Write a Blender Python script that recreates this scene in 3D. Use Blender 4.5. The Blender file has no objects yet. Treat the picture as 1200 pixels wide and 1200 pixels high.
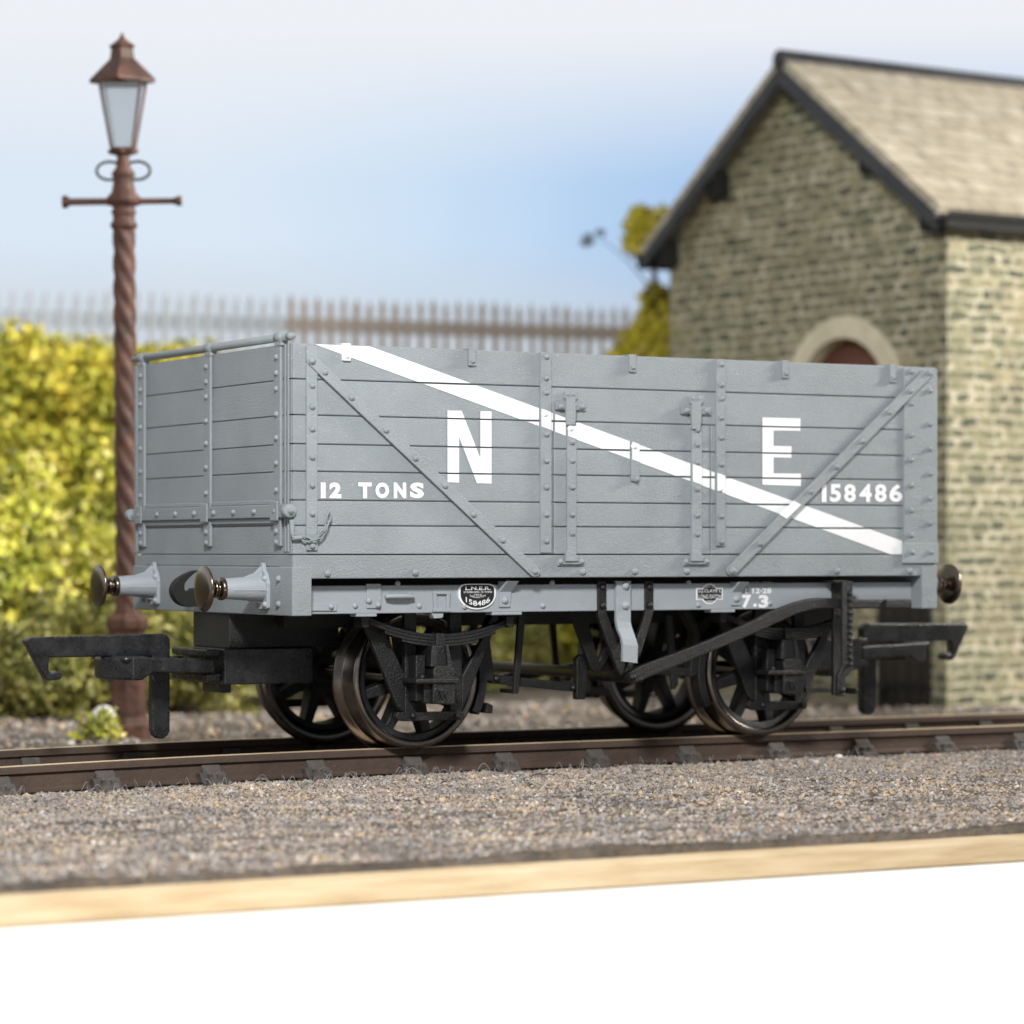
import bpy, bmesh, math, random
import numpy as np
from mathutils import Vector, Matrix
random.seed(7); rng = np.random.default_rng(11)
S = bpy.context.scene; COL = S.collection
R = math.radians

# ------------------------------------------------------------------ camera
F_PX, YAW, PY = 3452.85, 0.511869, 646.7
CAM = Vector((-10.3565, -18.0740, 1.30))
FW = Vector((math.sin(YAW), math.cos(YAW), 0)); RT = Vector((math.cos(YAW), -math.sin(YAW), 0))
def inv(u, v, axis, val):
    """point of the plane <axis> = val that the photograph shows at (u, v)"""
    d = FW + RT*((u-600)/F_PX) + Vector((0, 0, -(v-PY)/F_PX))
    return CAM + d*((val-CAM[axis])/d[axis])
cd = bpy.data.cameras.new('camera'); cam = bpy.data.objects.new('camera', cd); COL.objects.link(cam)
cam.location = CAM; cam.rotation_euler = (R(90), 0, -YAW)
cd.sensor_width = 36; cd.lens = F_PX/1200*36; cd.shift_y = (PY-600)/1200
cd.clip_start = 0.1; cd.clip_end = 500
cd.dof.use_dof = True; cd.dof.focus_distance = 18.75; cd.dof.aperture_fstop = 0.66; cd.dof.aperture_blades = 7
S.camera = cam

# ------------------------------------------------------------------ materials
def nodes(name):
    m = bpy.data.materials.new(name); m.use_nodes = True
    nt = m.node_tree; b = nt.nodes['Principled BSDF']
    return m, nt, b
def N(nt, t, **kw):
    n = nt.nodes.new(t)
    for k, v in kw.items():
        if k in n.inputs: n.inputs[k].default_value = v
        else: setattr(n, k, v)
    return n
def ramp(nt, stops, interp='LINEAR'):
    r = nt.nodes.new('ShaderNodeValToRGB'); cr = r.color_ramp; cr.interpolation = interp
    while len(cr.elements) < len(stops): cr.elements.new(0.5)
    for e, (p, c) in zip(cr.elements, stops):
        e.position = p; e.color = (*c, 1) if len(c) == 3 else c
    return r
def paint(name, c, rough=0.5, var=0.12, bump=0.25, bscale=60, specks=True, metallic=0.0, speckcol=(.7, .72, .74), coarse=2.5, island=0):
    """cast and painted surface: fine grain in relief, patchy tone, a few dust specks"""
    m, nt, b = nodes(name); L = nt.links.new
    tc = N(nt, 'ShaderNodeTexCoord')
    n1 = N(nt, 'ShaderNodeTexNoise', Scale=coarse, Detail=6.0, Roughness=.65); L(tc.outputs['Object'], n1.inputs['Vector'])
    r1 = ramp(nt, [(.3, tuple(x*(1-var) for x in c)), (.7, tuple(min(1, x*(1+var)) for x in c))])
    L(n1.outputs['Fac'], r1.inputs['Fac']); last = r1.outputs['Color']
    if island:
        gi = N(nt, 'ShaderNodeNewGeometry'); ri = ramp(nt, [(0, (1-island,)*3), (1, (1+island,)*3)]); L(gi.outputs['Random Per Island'], ri.inputs['Fac'])
        mi = N(nt, 'ShaderNodeMix', data_type='RGBA', blend_type='MULTIPLY'); mi.inputs[0].default_value = 1; L(last, mi.inputs[6]); L(ri.outputs['Color'], mi.inputs[7]); last = mi.outputs[2]
    if specks:
        v = N(nt, 'ShaderNodeTexVoronoi', Scale=24.0, Randomness=1.0); L(tc.outputs['Object'], v.inputs['Vector'])
        sr = ramp(nt, [(0.0, (1, 1, 1)), (.06, (1, 1, 1)), (.11, (0, 0, 0))]); L(v.outputs['Distance'], sr.inputs['Fac'])
        sel = N(nt, 'ShaderNodeSeparateColor'); L(v.outputs['Color'], sel.inputs[0])
        gt = N(nt, 'ShaderNodeMath', operation='GREATER_THAN'); gt.inputs[1].default_value = .55; L(sel.outputs[0], gt.inputs[0])
        mu = N(nt, 'ShaderNodeMath', operation='MULTIPLY'); L(sr.outputs['Color'], mu.inputs[0]); L(gt.outputs[0], mu.inputs[1])
        mu2 = N(nt, 'ShaderNodeMath', operation='MULTIPLY'); L(mu.outputs[0], mu2.inputs[0]); mu2.inputs[1].default_value = .45
        mx = N(nt, 'ShaderNodeMix', data_type='RGBA'); L(mu2.outputs[0], mx.inputs[0]); L(last, mx.inputs[6]); mx.inputs[7].default_value = (*speckcol, 1)
        last = mx.outputs[2]
    L(last, b.inputs['Base Color'])
    n2 = N(nt, 'ShaderNodeTexNoise', Scale=float(bscale), Detail=3.0, Roughness=.6); L(tc.outputs['Object'], n2.inputs['Vector'])
    bp = N(nt, 'ShaderNodeBump', Strength=bump, Distance=.01); L(n2.outputs['Fac'], bp.inputs['Height']); L(bp.outputs[0], b.inputs['Normal'])
    rr = N(nt, 'ShaderNodeMapRange'); L(n1.outputs['Fac'], rr.inputs[0]); rr.inputs[3].default_value = max(0, rough-.1); rr.inputs[4].default_value = min(1, rough+.12)
    L(rr.outputs[0], b.inputs['Roughness']); b.inputs['Metallic'].default_value = metallic
    return m
M = {}
M['grey'] = paint('grey_wagon_paint', (.262, .294, .314), .40, .10, .75, 105, island=.06)
M['pale'] = paint('pale_grey_paint', (.315, .350, .378), .5, .06, .3, 60)
M['white'] = paint('white_transfer', (.86, .87, .88), .5, .02, .1, 60, specks=False)
M['black'] = paint('black_moulded_plastic', (.0095, .0095, .010), .38, .5, .8, 80, speckcol=(.14, .14, .14))
M['nem'] = paint('black_coupling_plastic', (.017, .0175, .019), .27, .85, .45, 80, speckcol=(.2, .2, .2), coarse=9)
M['plate'] = paint('black_plate', (.012, .012, .013), .5, .1, .05, 60, specks=False)
M['tyre'] = paint('blackened_steel', (.21, .185, .165), .22, .2, .08, 60, specks=False, metallic=1.0)
M['buffer'] = paint('dark_bronze_steel', (.23, .19, .15), .24, .15, .05, 40, metallic=1.0, speckcol=(.6, .6, .6))
M['rail'] = paint('weathered_rail_brown', (.080, .053, .039), .75, .3, .5, 40, speckcol=(.25, .22, .2))
M['railtop'] = paint('polished_rail_head', (.80, .63, .41), .4, .2, .05, 40, specks=False, metallic=.3)
M['chair'] = paint('dusty_cast_iron', (.075, .066, .060), .85, .5, .9, 28, speckcol=(.4, .4, .4), coarse=14)
M['sleeper'] = paint('sleeper_brown', (.05, .042, .036), .85, .3, .6, 20, specks=False)
M['rust'] = paint('rusty_brown_iron', (.082, .034, .021), .6, .7, .7, 22, speckcol=(.35, .3, .28), coarse=5)
M['slate_edge'] = paint('dark_slate_grey', (.035, .036, .04), .6, .4, .5, 12, specks=False)
M['gutter'] = paint('black_gutter_paint', (.008, .008, .008), .8, .2, .1, 20, specks=False)
M['sandstone'] = paint('pale_dressed_stone', (.64, .58, .43), .85, .15, .5, 16, specks=False)
M['doorred'] = paint('red_brown_boards', (.13, .05, .032), .7, .3, .3, 12, specks=False)
M['darkdoor'] = paint('dark_brown_boards', (.022, .017, .013), .7, .3, .3, 12, specks=False)
M['bark'] = paint('bark', (.10, .07, .045), .9, .3, .8, 20, specks=False)
M['straw'] = paint('straw_twig', (.38, .28, .17), .9, .3, .3, 20, specks=False)
M['table'] = paint('white_table_top', (.86, .86, .86), .55, .01, .02, 10, specks=False)
M['pebble'] = paint('white_pebble', (.75, .75, .74), .7, .05, .3, 30, specks=False)
M['palerail'] = paint('pale_fence_paint', (.66, .69, .73), .7, .06, .2, 8, specks=False)
M['fenceblue'] = paint('blue_grey_fence_rail', (.55, .60, .66), .7, .15, .2, 8, specks=False)
M['fencegrey'] = paint('grey_brown_fence_rail', (.50, .48, .46), .8, .15, .2, 8, specks=False, coarse=1.2)
M['rustrail'] = paint('rusty_fence_paint', (.50, .40, .32), .8, .35, .3, 8, specks=False, coarse=1.2)

def leafmat(name, cols, rough=.75, patch=False):
    m, nt, b = nodes(name); L = nt.links.new
    g = N(nt, 'ShaderNodeNewGeometry'); k = len(cols)-1
    r = ramp(nt, [(i/k, c) for i, c in enumerate(cols)]); L(g.outputs['Random Per Island'], r.inputs['Fac'])
    if patch:
        tc = N(nt, 'ShaderNodeTexCoord'); oi = N(nt, 'ShaderNodeObjectInfo'); ad = N(nt, 'ShaderNodeVectorMath', operation='ADD'); L(tc.outputs['Object'], ad.inputs[0]); L(oi.outputs['Location'], ad.inputs[1])
        n1 = N(nt, 'ShaderNodeTexNoise', Scale=2.6, Detail=4.0); L(ad.outputs[0], n1.inputs['Vector']); rp_ = ramp(nt, [(.36, (.55, .62, .6)), (.5, (1, 1, 1)), (.66, (1.35, 1.2, 1.6))] if 'leaf' in name else [(.33, (.72, .72, .73)), (.5, (1, .97, .94)), (.67, (1.2, 1.10, .97))]); L(n1.outputs['Fac'], rp_.inputs['Fac'])
        mx = N(nt, 'ShaderNodeMix', data_type='RGBA', blend_type='MULTIPLY'); mx.inputs[0].default_value = 1; L(r.outputs['Color'], mx.inputs[6]); L(rp_.outputs['Color'], mx.inputs[7]); L(mx.outputs[2], b.inputs['Base Color'])
    else: L(r.outputs['Color'], b.inputs['Base Color'])
    b.inputs['Roughness'].default_value = rough
    return m
M['leaf_yellow'] = leafmat('yellow_foam_leaf', [(.26, .24, .015), (.50, .44, .03), (.34, .34, .025), (.58, .51, .07), (.26, .28, .03)], patch=True)
M['leaf_lime'] = leafmat('lime_leaf', [(.28, .29, .02), (.54, .53, .06), (.42, .42, .035), (.66, .62, .22)], patch=True)
M['leaf_olive'] = leafmat('olive_leaf', [(.08, .085, .014), (.24, .23, .035), (.16, .16, .022), (.38, .35, .14)], patch=True)
M['smudge_blue'] = leafmat('grey_blue_leaf', [(.25, .33, .42), (.35, .42, .5)])
M['stone_bits'] = leafmat('ballast_chippings', patch=True, rough=.9, cols=[(.10, .10, .105), (.36, .31, .27), (.22, .22, .225), (.36, .27, .21), (.27, .23, .20), (.62, .60, .58), (.11, .095, .09), (.42, .42, .43), (.30, .26, .23), (.58, .46, .29), (.24, .215, .20), (.40, .395, .39), (.34, .28, .24), (.25, .235, .225)])
M['fluff'] = leafmat('grey_dust_fibre', [(.3, .3, .3), (.5, .5, .5)], .9)

def groundmat():
    m, nt, b = nodes('ballast_ground'); L = nt.links.new
    tc = N(nt, 'ShaderNodeTexCoord')
    n1 = N(nt, 'ShaderNodeTexNoise', Scale=2.2, Detail=8.0, Roughness=.7); L(tc.outputs['Object'], n1.inputs['Vector'])
    r1 = ramp(nt, [(.32, (.10, .092, .088)), (.5, (.19, .165, .14)), (.68, (.27, .25, .235))]); L(n1.outputs['Fac'], r1.inputs['Fac'])
    n2 = N(nt, 'ShaderNodeTexVoronoi', Scale=26.0); L(tc.outputs['Object'], n2.inputs['Vector'])
    r2 = ramp(nt, [(0, (.6, .58, .55)), (.35, (1, .98, .95)), (.6, (1.25, 1.1, .9)), (1, (.8, .82, .88))]); L(n2.outputs['Color'], r2.inputs['Fac'])
    mx = N(nt, 'ShaderNodeMix', data_type='RGBA', blend_type='MULTIPLY'); mx.inputs[0].default_value = 1
    L(r1.outputs['Color'], mx.inputs[6]); L(r2.outputs['Color'], mx.inputs[7])
    # scatter of moss on the bank (height above the yard)
    sp = N(nt, 'ShaderNodeSeparateXYZ'); L(tc.outputs['Object'], sp.inputs[0])
    mr = N(nt, 'ShaderNodeMapRange'); L(sp.outputs['Z'], mr.inputs[0]); mr.inputs[1].default_value = -.12; mr.inputs[2].default_value = .5
    mo = N(nt, 'ShaderNodeMix', data_type='RGBA'); L(mr.outputs[0], mo.inputs[0]); L(mx.outputs[2], mo.inputs[6])
    r3 = ramp(nt, [(.35, (.07, .065, .025)), (.65, (.17, .17, .035))]); L(n1.outputs['Fac'], r3.inputs['Fac']); L(r3.outputs['Color'], mo.inputs[7])
    L(mo.outputs[2], b.inputs['Base Color']); b.inputs['Roughness'].default_value = .95
    n3 = N(nt, 'ShaderNodeTexNoise', Scale=30.0, Detail=6.0, Roughness=.75); L(tc.outputs['Object'], n3.inputs['Vector'])
    bp = N(nt, 'ShaderNodeBump', Strength=1.0, Distance=.05); L(n3.outputs['Fac'], bp.inputs['Height']); L(bp.outputs[0], b.inputs['Normal'])
    return m
M['ground'] = groundmat()

def stonemat():
    """coursed rubble walling; UVs are metres along and up the wall"""
    m, nt, b = nodes('coursed_stone'); L = nt.links.new
    uv = N(nt, 'ShaderNodeUVMap'); tc = N(nt, 'ShaderNodeTexCoord')
    n0 = N(nt, 'ShaderNodeTexNoise', Scale=5.0, Detail=2.0); L(uv.outputs[0], n0.inputs['Vector'])
    sub = N(nt, 'ShaderNodeVectorMath', operation='SUBTRACT'); L(n0.outputs['Color'], sub.inputs[0]); sub.inputs[1].default_value = (.5, .5, .5)
    mu = N(nt, 'ShaderNodeVectorMath', operation='MULTIPLY'); L(sub.outputs[0], mu.inputs[0]); mu.inputs[1].default_value = (.30, .085, 0)
    ad = N(nt, 'ShaderNodeVectorMath', operation='ADD'); L(uv.outputs[0], ad.inputs[0]); L(mu.outputs[0], ad.inputs[1])
    br = N(nt, 'ShaderNodeTexBrick', Scale=1.0); L(ad.outputs[0], br.inputs['Vector'])
    br.inputs['Color1'].default_value = (0, 0, 0, 1); br.inputs['Color2'].default_value = (1, 1, 1, 1); br.inputs['Mortar'].default_value = (.5, .5, .5, 1)
    br.inputs['Mortar Size'].default_value = .024; br.inputs['Mortar Smooth'].default_value = .5
    br.inputs['Brick Width'].default_value = .25; br.inputs['Row Height'].default_value = .112; br.offset = .43; br.squash = .7; br.squash_frequency = 3
    r = ramp(nt, [(0, (.075, .085, .065)), (.25, (.18, .19, .125)), (.5, (.27, .26, .16)), (.62, (.11, .12, .09)), (.8, (.20, .20, .13)), (1, (.38, .34, .215))]); L(br.outputs['Color'], r.inputs['Fac'])
    n1 = N(nt, 'ShaderNodeTexNoise', Scale=9.0, Detail=5.0, Roughness=.7); L(uv.outputs[0], n1.inputs['Vector'])
    rm = ramp(nt, [(.3, (.55, .56, .55)), (.7, (1.35, 1.32, 1.25))]); L(n1.outputs['Fac'], rm.inputs['Fac'])
    m1 = N(nt, 'ShaderNodeMix', data_type='RGBA', blend_type='MULTIPLY'); m1.inputs[0].default_value = 1; L(r.outputs['Color'], m1.inputs[6]); L(rm.outputs['Color'], m1.inputs[7])
    m2 = N(nt, 'ShaderNodeMix', data_type='RGBA'); nm = N(nt, 'ShaderNodeTexNoise', Scale=4.0, Detail=3.0); L(tc.outputs['Object'], nm.inputs['Vector']); rn = ramp(nt, [(.38, (.25, .25, .25)), (.6, (1, 1, 1))]); L(nm.outputs['Fac'], rn.inputs['Fac']); mk = N(nt, 'ShaderNodeMath', operation='MULTIPLY'); L(br.outputs['Fac'], mk.inputs[0]); L(rn.outputs['Color'], mk.inputs[1]); L(mk.outputs[0], m2.inputs[0]); L(m1.outputs[2], m2.inputs[6]); m2.inputs[7].default_value = (.56, .51, .38, 1)
    # soot and red-brown damp stains in their own patches
    n4 = N(nt, 'ShaderNodeTexNoise', Scale=.8, Detail=4.0); L(uv.outputs[0], n4.inputs['Vector'])
    r4 = ramp(nt, [(.5, (0, 0, 0)), (.72, (.5, .5, .5))]); L(n4.outputs['Fac'], r4.inputs['Fac'])
    m3 = N(nt, 'ShaderNodeMix', data_type='RGBA'); L(r4.outputs['Color'], m3.inputs[0]); L(m2.outputs[2], m3.inputs[6]); m3.inputs[7].default_value = (.29, .235, .14, 1)
    L(m3.outputs[2], b.inputs['Base Color']); b.inputs['Roughness'].default_value = .9
    iv = N(nt, 'ShaderNodeMath', operation='SUBTRACT'); iv.inputs[0].default_value = 1; L(br.outputs['Fac'], iv.inputs[1])
    bp = N(nt, 'ShaderNodeBump', Strength=.8, Distance=.02); L(iv.outputs[0], bp.inputs['Height']); L(bp.outputs[0], b.inputs['Normal'])
    return m
M['stone'] = stonemat()

def slatemat():
    m, nt, b = nodes('pale_stone_slates'); L = nt.links.new
    uv = N(nt, 'ShaderNodeUVMap')
    br = N(nt, 'ShaderNodeTexBrick', Scale=1.0); L(uv.outputs[0], br.inputs['Vector'])
    br.inputs['Color1'].default_value = (.40, .35, .26, 1); br.inputs['Color2'].default_value = (.52, .47, .37, 1); br.inputs['Mortar'].default_value = (.20, .17, .13, 1)
    br.inputs['Mortar Size'].default_value = .008; br.inputs['Brick Width'].default_value = .3; br.inputs['Row Height'].default_value = .22
    n1 = N(nt, 'ShaderNodeTexNoise', Scale=6.0, Detail=5.0); L(uv.outputs[0], n1.inputs['Vector'])
    rm = ramp(nt, [(.3, (.75, .75, .75)), (.7, (1.2, 1.2, 1.2))]); L(n1.outputs['Fac'], rm.inputs['Fac'])
    m1 = N(nt, 'ShaderNodeMix', data_type='RGBA', blend_type='MULTIPLY'); m1.inputs[0].default_value = 1; L(br.outputs['Color'], m1.inputs[6]); L(rm.outputs['Color'], m1.inputs[7])
    L(m1.outputs[2], b.inputs['Base Color']); b.inputs['Roughness'].default_value = .85
    bp = N(nt, 'ShaderNodeBump', Strength=.6, Distance=.02); L(br.outputs['Fac'], bp.inputs['Height']); bp.invert = True; L(bp.outputs[0], b.inputs['Normal'])
    return m
M['slates'] = slatemat()

def woodmat():
    m, nt, b = nodes('raw_plywood'); L = nt.links.new
    tc = N(nt, 'ShaderNodeTexCoord'); mp = N(nt, 'ShaderNodeMapping'); mp.inputs['Scale'].default_value = (1.2, 6, 14); L(tc.outputs['Object'], mp.inputs[0])
    n1 = N(nt, 'ShaderNodeTexNoise', Scale=1.5, Detail=6.0, Roughness=.6); L(mp.outputs[0], n1.inputs['Vector'])
    r = ramp(nt, [(.3, (.44, .31, .17)), (.5, (.56, .43, .26)), (.7, (.64, .52, .35))]); L(n1.outputs['Fac'], r.inputs['Fac'])
    L(r.outputs['Color'], b.inputs['Base Color']); b.inputs['Roughness'].default_value = .7
    bp = N(nt, 'ShaderNodeBump', Strength=.3, Distance=.02); L(n1.outputs['Fac'], bp.inputs['Height']); L(bp.outputs[0], b.inputs['Normal'])
    return m
M['wood'] = woodmat()

# ------------------------------------------------------------------ mesh building
class MB:
    def __init__(s): s.v = []; s.f = []; s.sm = []
    def add(s, vs, fs, smooth=False):
        o = len(s.v); s.v += [tuple(v) for v in vs]; s.f += [tuple(i+o for i in f) for f in fs]; s.sm += [smooth]*len(fs); return s
    def box(s, x0, x1, y0, y1, z0, z1):
        return s.add([(x0, y0, z0), (x1, y0, z0), (x1, y1, z0), (x0, y1, z0), (x0, y0, z1), (x1, y0, z1), (x1, y1, z1), (x0, y1, z1)],
                     [(0, 3, 2, 1), (4, 5, 6, 7), (0, 1, 5, 4), (1, 2, 6, 5), (2, 3, 7, 6), (3, 0, 4, 7)])
    def prism(s, poly, axis, a, b):
        """closed polygon swept along an axis; poly is (x,z) for axis 1, (y,z) for axis 0, (x,y) for axis 2"""
        ar = sum(p[0]*q[1]-q[0]*p[1] for p, q in zip(poly, poly[1:]+poly[:1]))
        if ar < 0: poly = poly[::-1]
        mk = {0: lambda p, c: (c, p[0], p[1]), 1: lambda p, c: (p[0], c, p[1]), 2: lambda p, c: (p[0], p[1], c)}[axis]
        lo, hi = min(a, b), max(a, b); n = len(poly)
        vs = [mk(p, lo) for p in poly]+[mk(p, hi) for p in poly]
        bot = tuple(range(n)); top = tuple(range(n, 2*n)); side = [(i, (i+1) % n, (i+1) % n+n, i+n) for i in range(n)]
        if axis == 1: fs = [bot, top[::-1]]+[f[::-1] for f in side]
        else: fs = [bot[::-1], top]+side
        return s.add(vs, fs)
    def px(s, pts, y0, y1):
        """outline read off the photograph on the plane y = y0, at its own place and size, swept back to y1"""
        return s.prism([(p.x, p.z) for p in (inv(u, v, 1, y0) for u, v in pts)], 1, y0, y1)
    def lathe(s, prof, c, axis, n=24, smooth=True):
        """prof: (r, t) along axis from c"""
        c = Vector(c); ax = Vector([(1, 0, 0), (0, 1, 0), (0, 0, 1)][axis]); e1 = Vector([(0, 1, 0), (0, 0, 1), (1, 0, 0)][axis]); e2 = ax.cross(e1)
        vs = []; fs = []
        for r, t in prof:
            for i in range(n):
                a = 2*math.pi*i/n; vs.append(c+ax*t+(e1*math.cos(a)+e2*math.sin(a))*r)
        for k in range(len(prof)-1):
            for i in range(n):
                j = (i+1) % n; fs.append((k*n+i, k*n+j, (k+1)*n+j, (k+1)*n+i))
        s.add(vs, fs, smooth)
        if prof[0][0] > 1e-6: s.add([vs[i] for i in range(n)], [tuple(range(n))[::-1]])
        if prof[-1][0] > 1e-6: s.add([vs[(len(prof)-1)*n+i] for i in range(n)], [tuple(range(n))])
        return s
    def rivet(s, p, nrm, r=.021, h=.95, hexa=False):
        nrm = Vector(nrm); e1 = nrm.orthogonal().normalized(); e2 = nrm.cross(e1); p = Vector(p); n = 8
        vs = []; prof = [(1, -.3), (1, .15), (.8, .6), (.4, .92)]
        for k, t in prof:
            for i in range(n):
                a = 2*math.pi*i/n; vs.append(p+nrm*(t*r*h)+(e1*math.cos(a)+e2*math.sin(a))*r*k)
        vs.append(p+nrm*r*h); fs = []
        for k in range(len(prof)-1):
            for i in range(n): fs.append((k*n+i, k*n+(i+1) % n, (k+1)*n+(i+1) % n, (k+1)*n+i))
        k = len(prof)-1
        fs += [(k*n+i, k*n+(i+1) % n, len(vs)-1) for i in range(n)]
        return s.add(vs, fs, True)
    def tube(s, pts, rad, n=8, closed=False):
        pts = [Vector(p) for p in pts]; vs = []; fs = []; m = len(pts)
        rads = rad if isinstance(rad, (list, tuple)) else [rad]*m
        up = None
        for i, p in enumerate(pts):
            if closed: d = pts[(i+1) % m]-pts[i-1]
            else: d = pts[min(i+1, m-1)]-pts[max(i-1, 0)]
            d.normalize()
            up = d.orthogonal().normalized() if up is None else (up-d*up.dot(d)).normalized()
            w = d.cross(up)
            for k in range(n):
                a = 2*math.pi*k/n; vs.append(p+(up*math.cos(a)+w*math.sin(a))*rads[i])
        for i in range(m if closed else m-1):
            j = (i+1) % m
            for k in range(n): fs.append((i*n+k, i*n+(k+1) % n, j*n+(k+1) % n, j*n+k))
        s.add(vs, fs, True)
        if not closed:
            s.add([vs[k] for k in range(n)], [tuple(range(n))[::-1]]); s.add([vs[(m-1)*n+k] for k in range(n)], [tuple(range(n))])
        return s
    def mesh(s, name):
        me = bpy.data.meshes.new(name); me.from_pydata(s.v, [], s.f); me.update()
        me.polygons.foreach_set('use_smooth', s.sm); return me
    def build(s, name, mat, parent=None, bevel=0, label=None):
        o = bpy.data.objects.new(name, s.mesh(name)); COL.objects.link(o)
        o.data.materials.append(M[mat] if isinstance(mat, str) else mat); o.parent = parent
        if bevel:
            b = o.modifiers.new('bevel', 'BEVEL'); b.width = bevel; b.segments = 2; b.limit_method = 'ANGLE'; b.angle_limit = R(40)
        if label: o['label'] = label
        return o
def thing(name, label, cat, loc=(0, 0, 0), rz=0, group=None):
    o = bpy.data.objects.new(name, None); COL.objects.link(o); o.location = loc; o.rotation_euler.z = rz
    tag(o, label, cat, group); return o
def tag(o, label=None, cat=None, group=None, kind=None):
    for k, v in (('label', label), ('category', cat), ('group', group), ('kind', kind)):
        if v: o[k] = v
    return o
def dup(o, parent, dx=0, rz=0, label=None):
    """copy of a part (and its sub-parts), moved along the wagon or turned end for end about its middle"""
    c = o.copy(); COL.objects.link(c); c.parent = parent; c.location = (dx, 0, 0); c.rotation_euler.z = rz
    if label: c['label'] = label
    for ch in list(o.children):
        d = ch.copy(); COL.objects.link(d); d.parent = c
    return c

# ------------------------------------------------------------------ lettering
def text_mesh(s, bold=0.0, spacing=1.0):
    cu = bpy.data.curves.new('lettering', 'FONT'); cu.body = s; cu.size = 1; cu.offset = bold; cu.space_character = spacing; cu.resolution_u = 3
    cu.align_x = 'LEFT'
    o = bpy.data.objects.new('lettering_tmp', cu); COL.objects.link(o)
    dg = bpy.context.evaluated_depsgraph_get(); dg.update()
    me = bpy.data.meshes.new_from_object(o.evaluated_get(dg), depsgraph=dg)
    vs = [v.co.copy() for v in me.vertices]; fs = [tuple(p.vertices) for p in me.polygons]
    bpy.data.objects.remove(o); bpy.data.curves.remove(cu); bpy.data.meshes.remove(me)
    return vs, fs
def text_into(mb, s, x0, x1, z0, z1, y, bold=0.0, spacing=1.0, slope=0.0, arc=0.0):
    vs, fs = text_mesh(s, bold, spacing)
    ax, bx = min(v.x for v in vs), max(v.x for v in vs); ay, by = min(v.y for v in vs), max(v.y for v in vs)
    out = []
    for v in vs:
        t = (v.x-ax)/(bx-ax); h = (v.y-ay)/(by-ay)
        out.append((x0+t*(x1-x0), y, z0+h*(z1-z0)+slope*t+arc*(2*t-1)**2))
    mb.add(out, fs)
def text_px(mb, s, u0, u1, v0, v1, y, **k):
    a = inv(u0, v1, 1, y); b = inv(u1, v0, 1, y)
    text_into(mb, s, a.x, b.x, a.z, b.z, y, **k)
def clip_x(poly, lo, hi):
    def half(ps, f):
        out = []
        for p, q in zip(ps, ps[1:]+ps[:1]):
            a, b = f(p), f(q)
            if a >= 0: out.append(p)
            if a*b < 0: t = a/(a-b); out.append((p[0]+t*(q[0]-p[0]), p[1]+t*(q[1]-p[1])))
        return out
    ps = half(poly, lambda p: p[0]-lo)
    return half(ps, lambda p: hi-p[0]) if ps else ps
def split_planks(mb, zs, gap=.0065):
    """paint stops at the groove between two planks"""
    bm = bmesh.new(); me = mb.mesh('t'); bm.from_mesh(me); bpy.data.meshes.remove(me)
    for z in zs:
        for d in (-gap, gap):
            bmesh.ops.bisect_plane(bm, geom=bm.verts[:]+bm.edges[:]+bm.faces[:], plane_co=(0, 0, z+d), plane_no=(0, 0, 1), dist=1e-5)
    kill = [f for f in bm.faces if any(abs(f.calc_center_median().z-z) < gap*.9 for z in zs)]
    bmesh.ops.delete(bm, geom=kill, context='FACES')
    bm.verts.index_update()
    out = MB(); out.add([v.co.copy() for v in bm.verts], [tuple(v.index for v in f.verts) for f in bm.faces]); bm.free()
    return out

# ================================================================== THE WAGON
W = thing('goods_wagon', 'grey planked open model wagon lettered N E with white diagonal stripe, on the track', 'model wagon')
YS = 1.306; XE = 2.515; ZT = 2.612; ZB = .897
Z = [2.612, 2.385, 2.160, 1.978, 1.806, 1.625, 1.465, 1.282]      # plank joints, top to bottom
ZC = 1.131                                                         # underside of the curb rail
g = .0032
YP = -YS
def sx(u, v=540, y=-YS): return inv(u, v, 1, y).x
def sz(u, v, y=-YS): return inv(u, v, 1, y).z
XD0, XD1 = sx(649), sx(832)                                        # door opening
# plank sides
for sgn, nm, lab in ((-1, 'side_planks', 'planked side lettered N E'), (1, 'side_planks', 'far side away from the camera')):
    m = MB()
    y0, y1 = sgn*YS, sgn*(YS-.07)
    a, b = min(y0, y1), max(y0, y1)
    for i in range(7):
        if sgn < 0 and i >= 2:
            m.box(-XE+.004, XD0-.006, a, b, Z[i+1]+g, Z[i]-g); m.box(XD1+.006, XE-.004, a, b, Z[i+1]+g, Z[i]-g)
        else: m.box(-XE+.004, XE-.004, a, b, Z[i+1]+g, Z[i]-g)
    bk0, bk1 = sorted((sgn*(YS-.014), sgn*(YS-.066)))
    m.box(-XE+.02, XE-.02, bk0+.001, bk1-.001, Z[7]+.01, Z[0]-.02)
    m.build(nm, 'grey', W, .006)
# curb rail along both sides
m = MB(); m.box(-XE+.002, XE-.002, -YS-.004, -YS+.2, ZC, Z[7]-g); m.box(-XE+.08, XE-.08, -YS+.074, -YS+.19, Z[7]-.01, Z[7]+.06)  # second box is an unseen block added to stop light through the joint
for u, v in ((383, 672), (486, 671), (682, 670), (743, 669.5), (804, 669.5), (980, 669), (1065, 669)):
    m.rivet((sx(u, v), -YS-.004, sz(u, v)), (0, -1, 0), .026, .8)
m.build('curb_rail', 'grey', W, .006)
m = MB(); m.box(-XE+.002, XE-.002, YS-.2, YS+.004, ZC, Z[7]-g); m.build('curb_rail', 'grey', W, .006)
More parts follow.
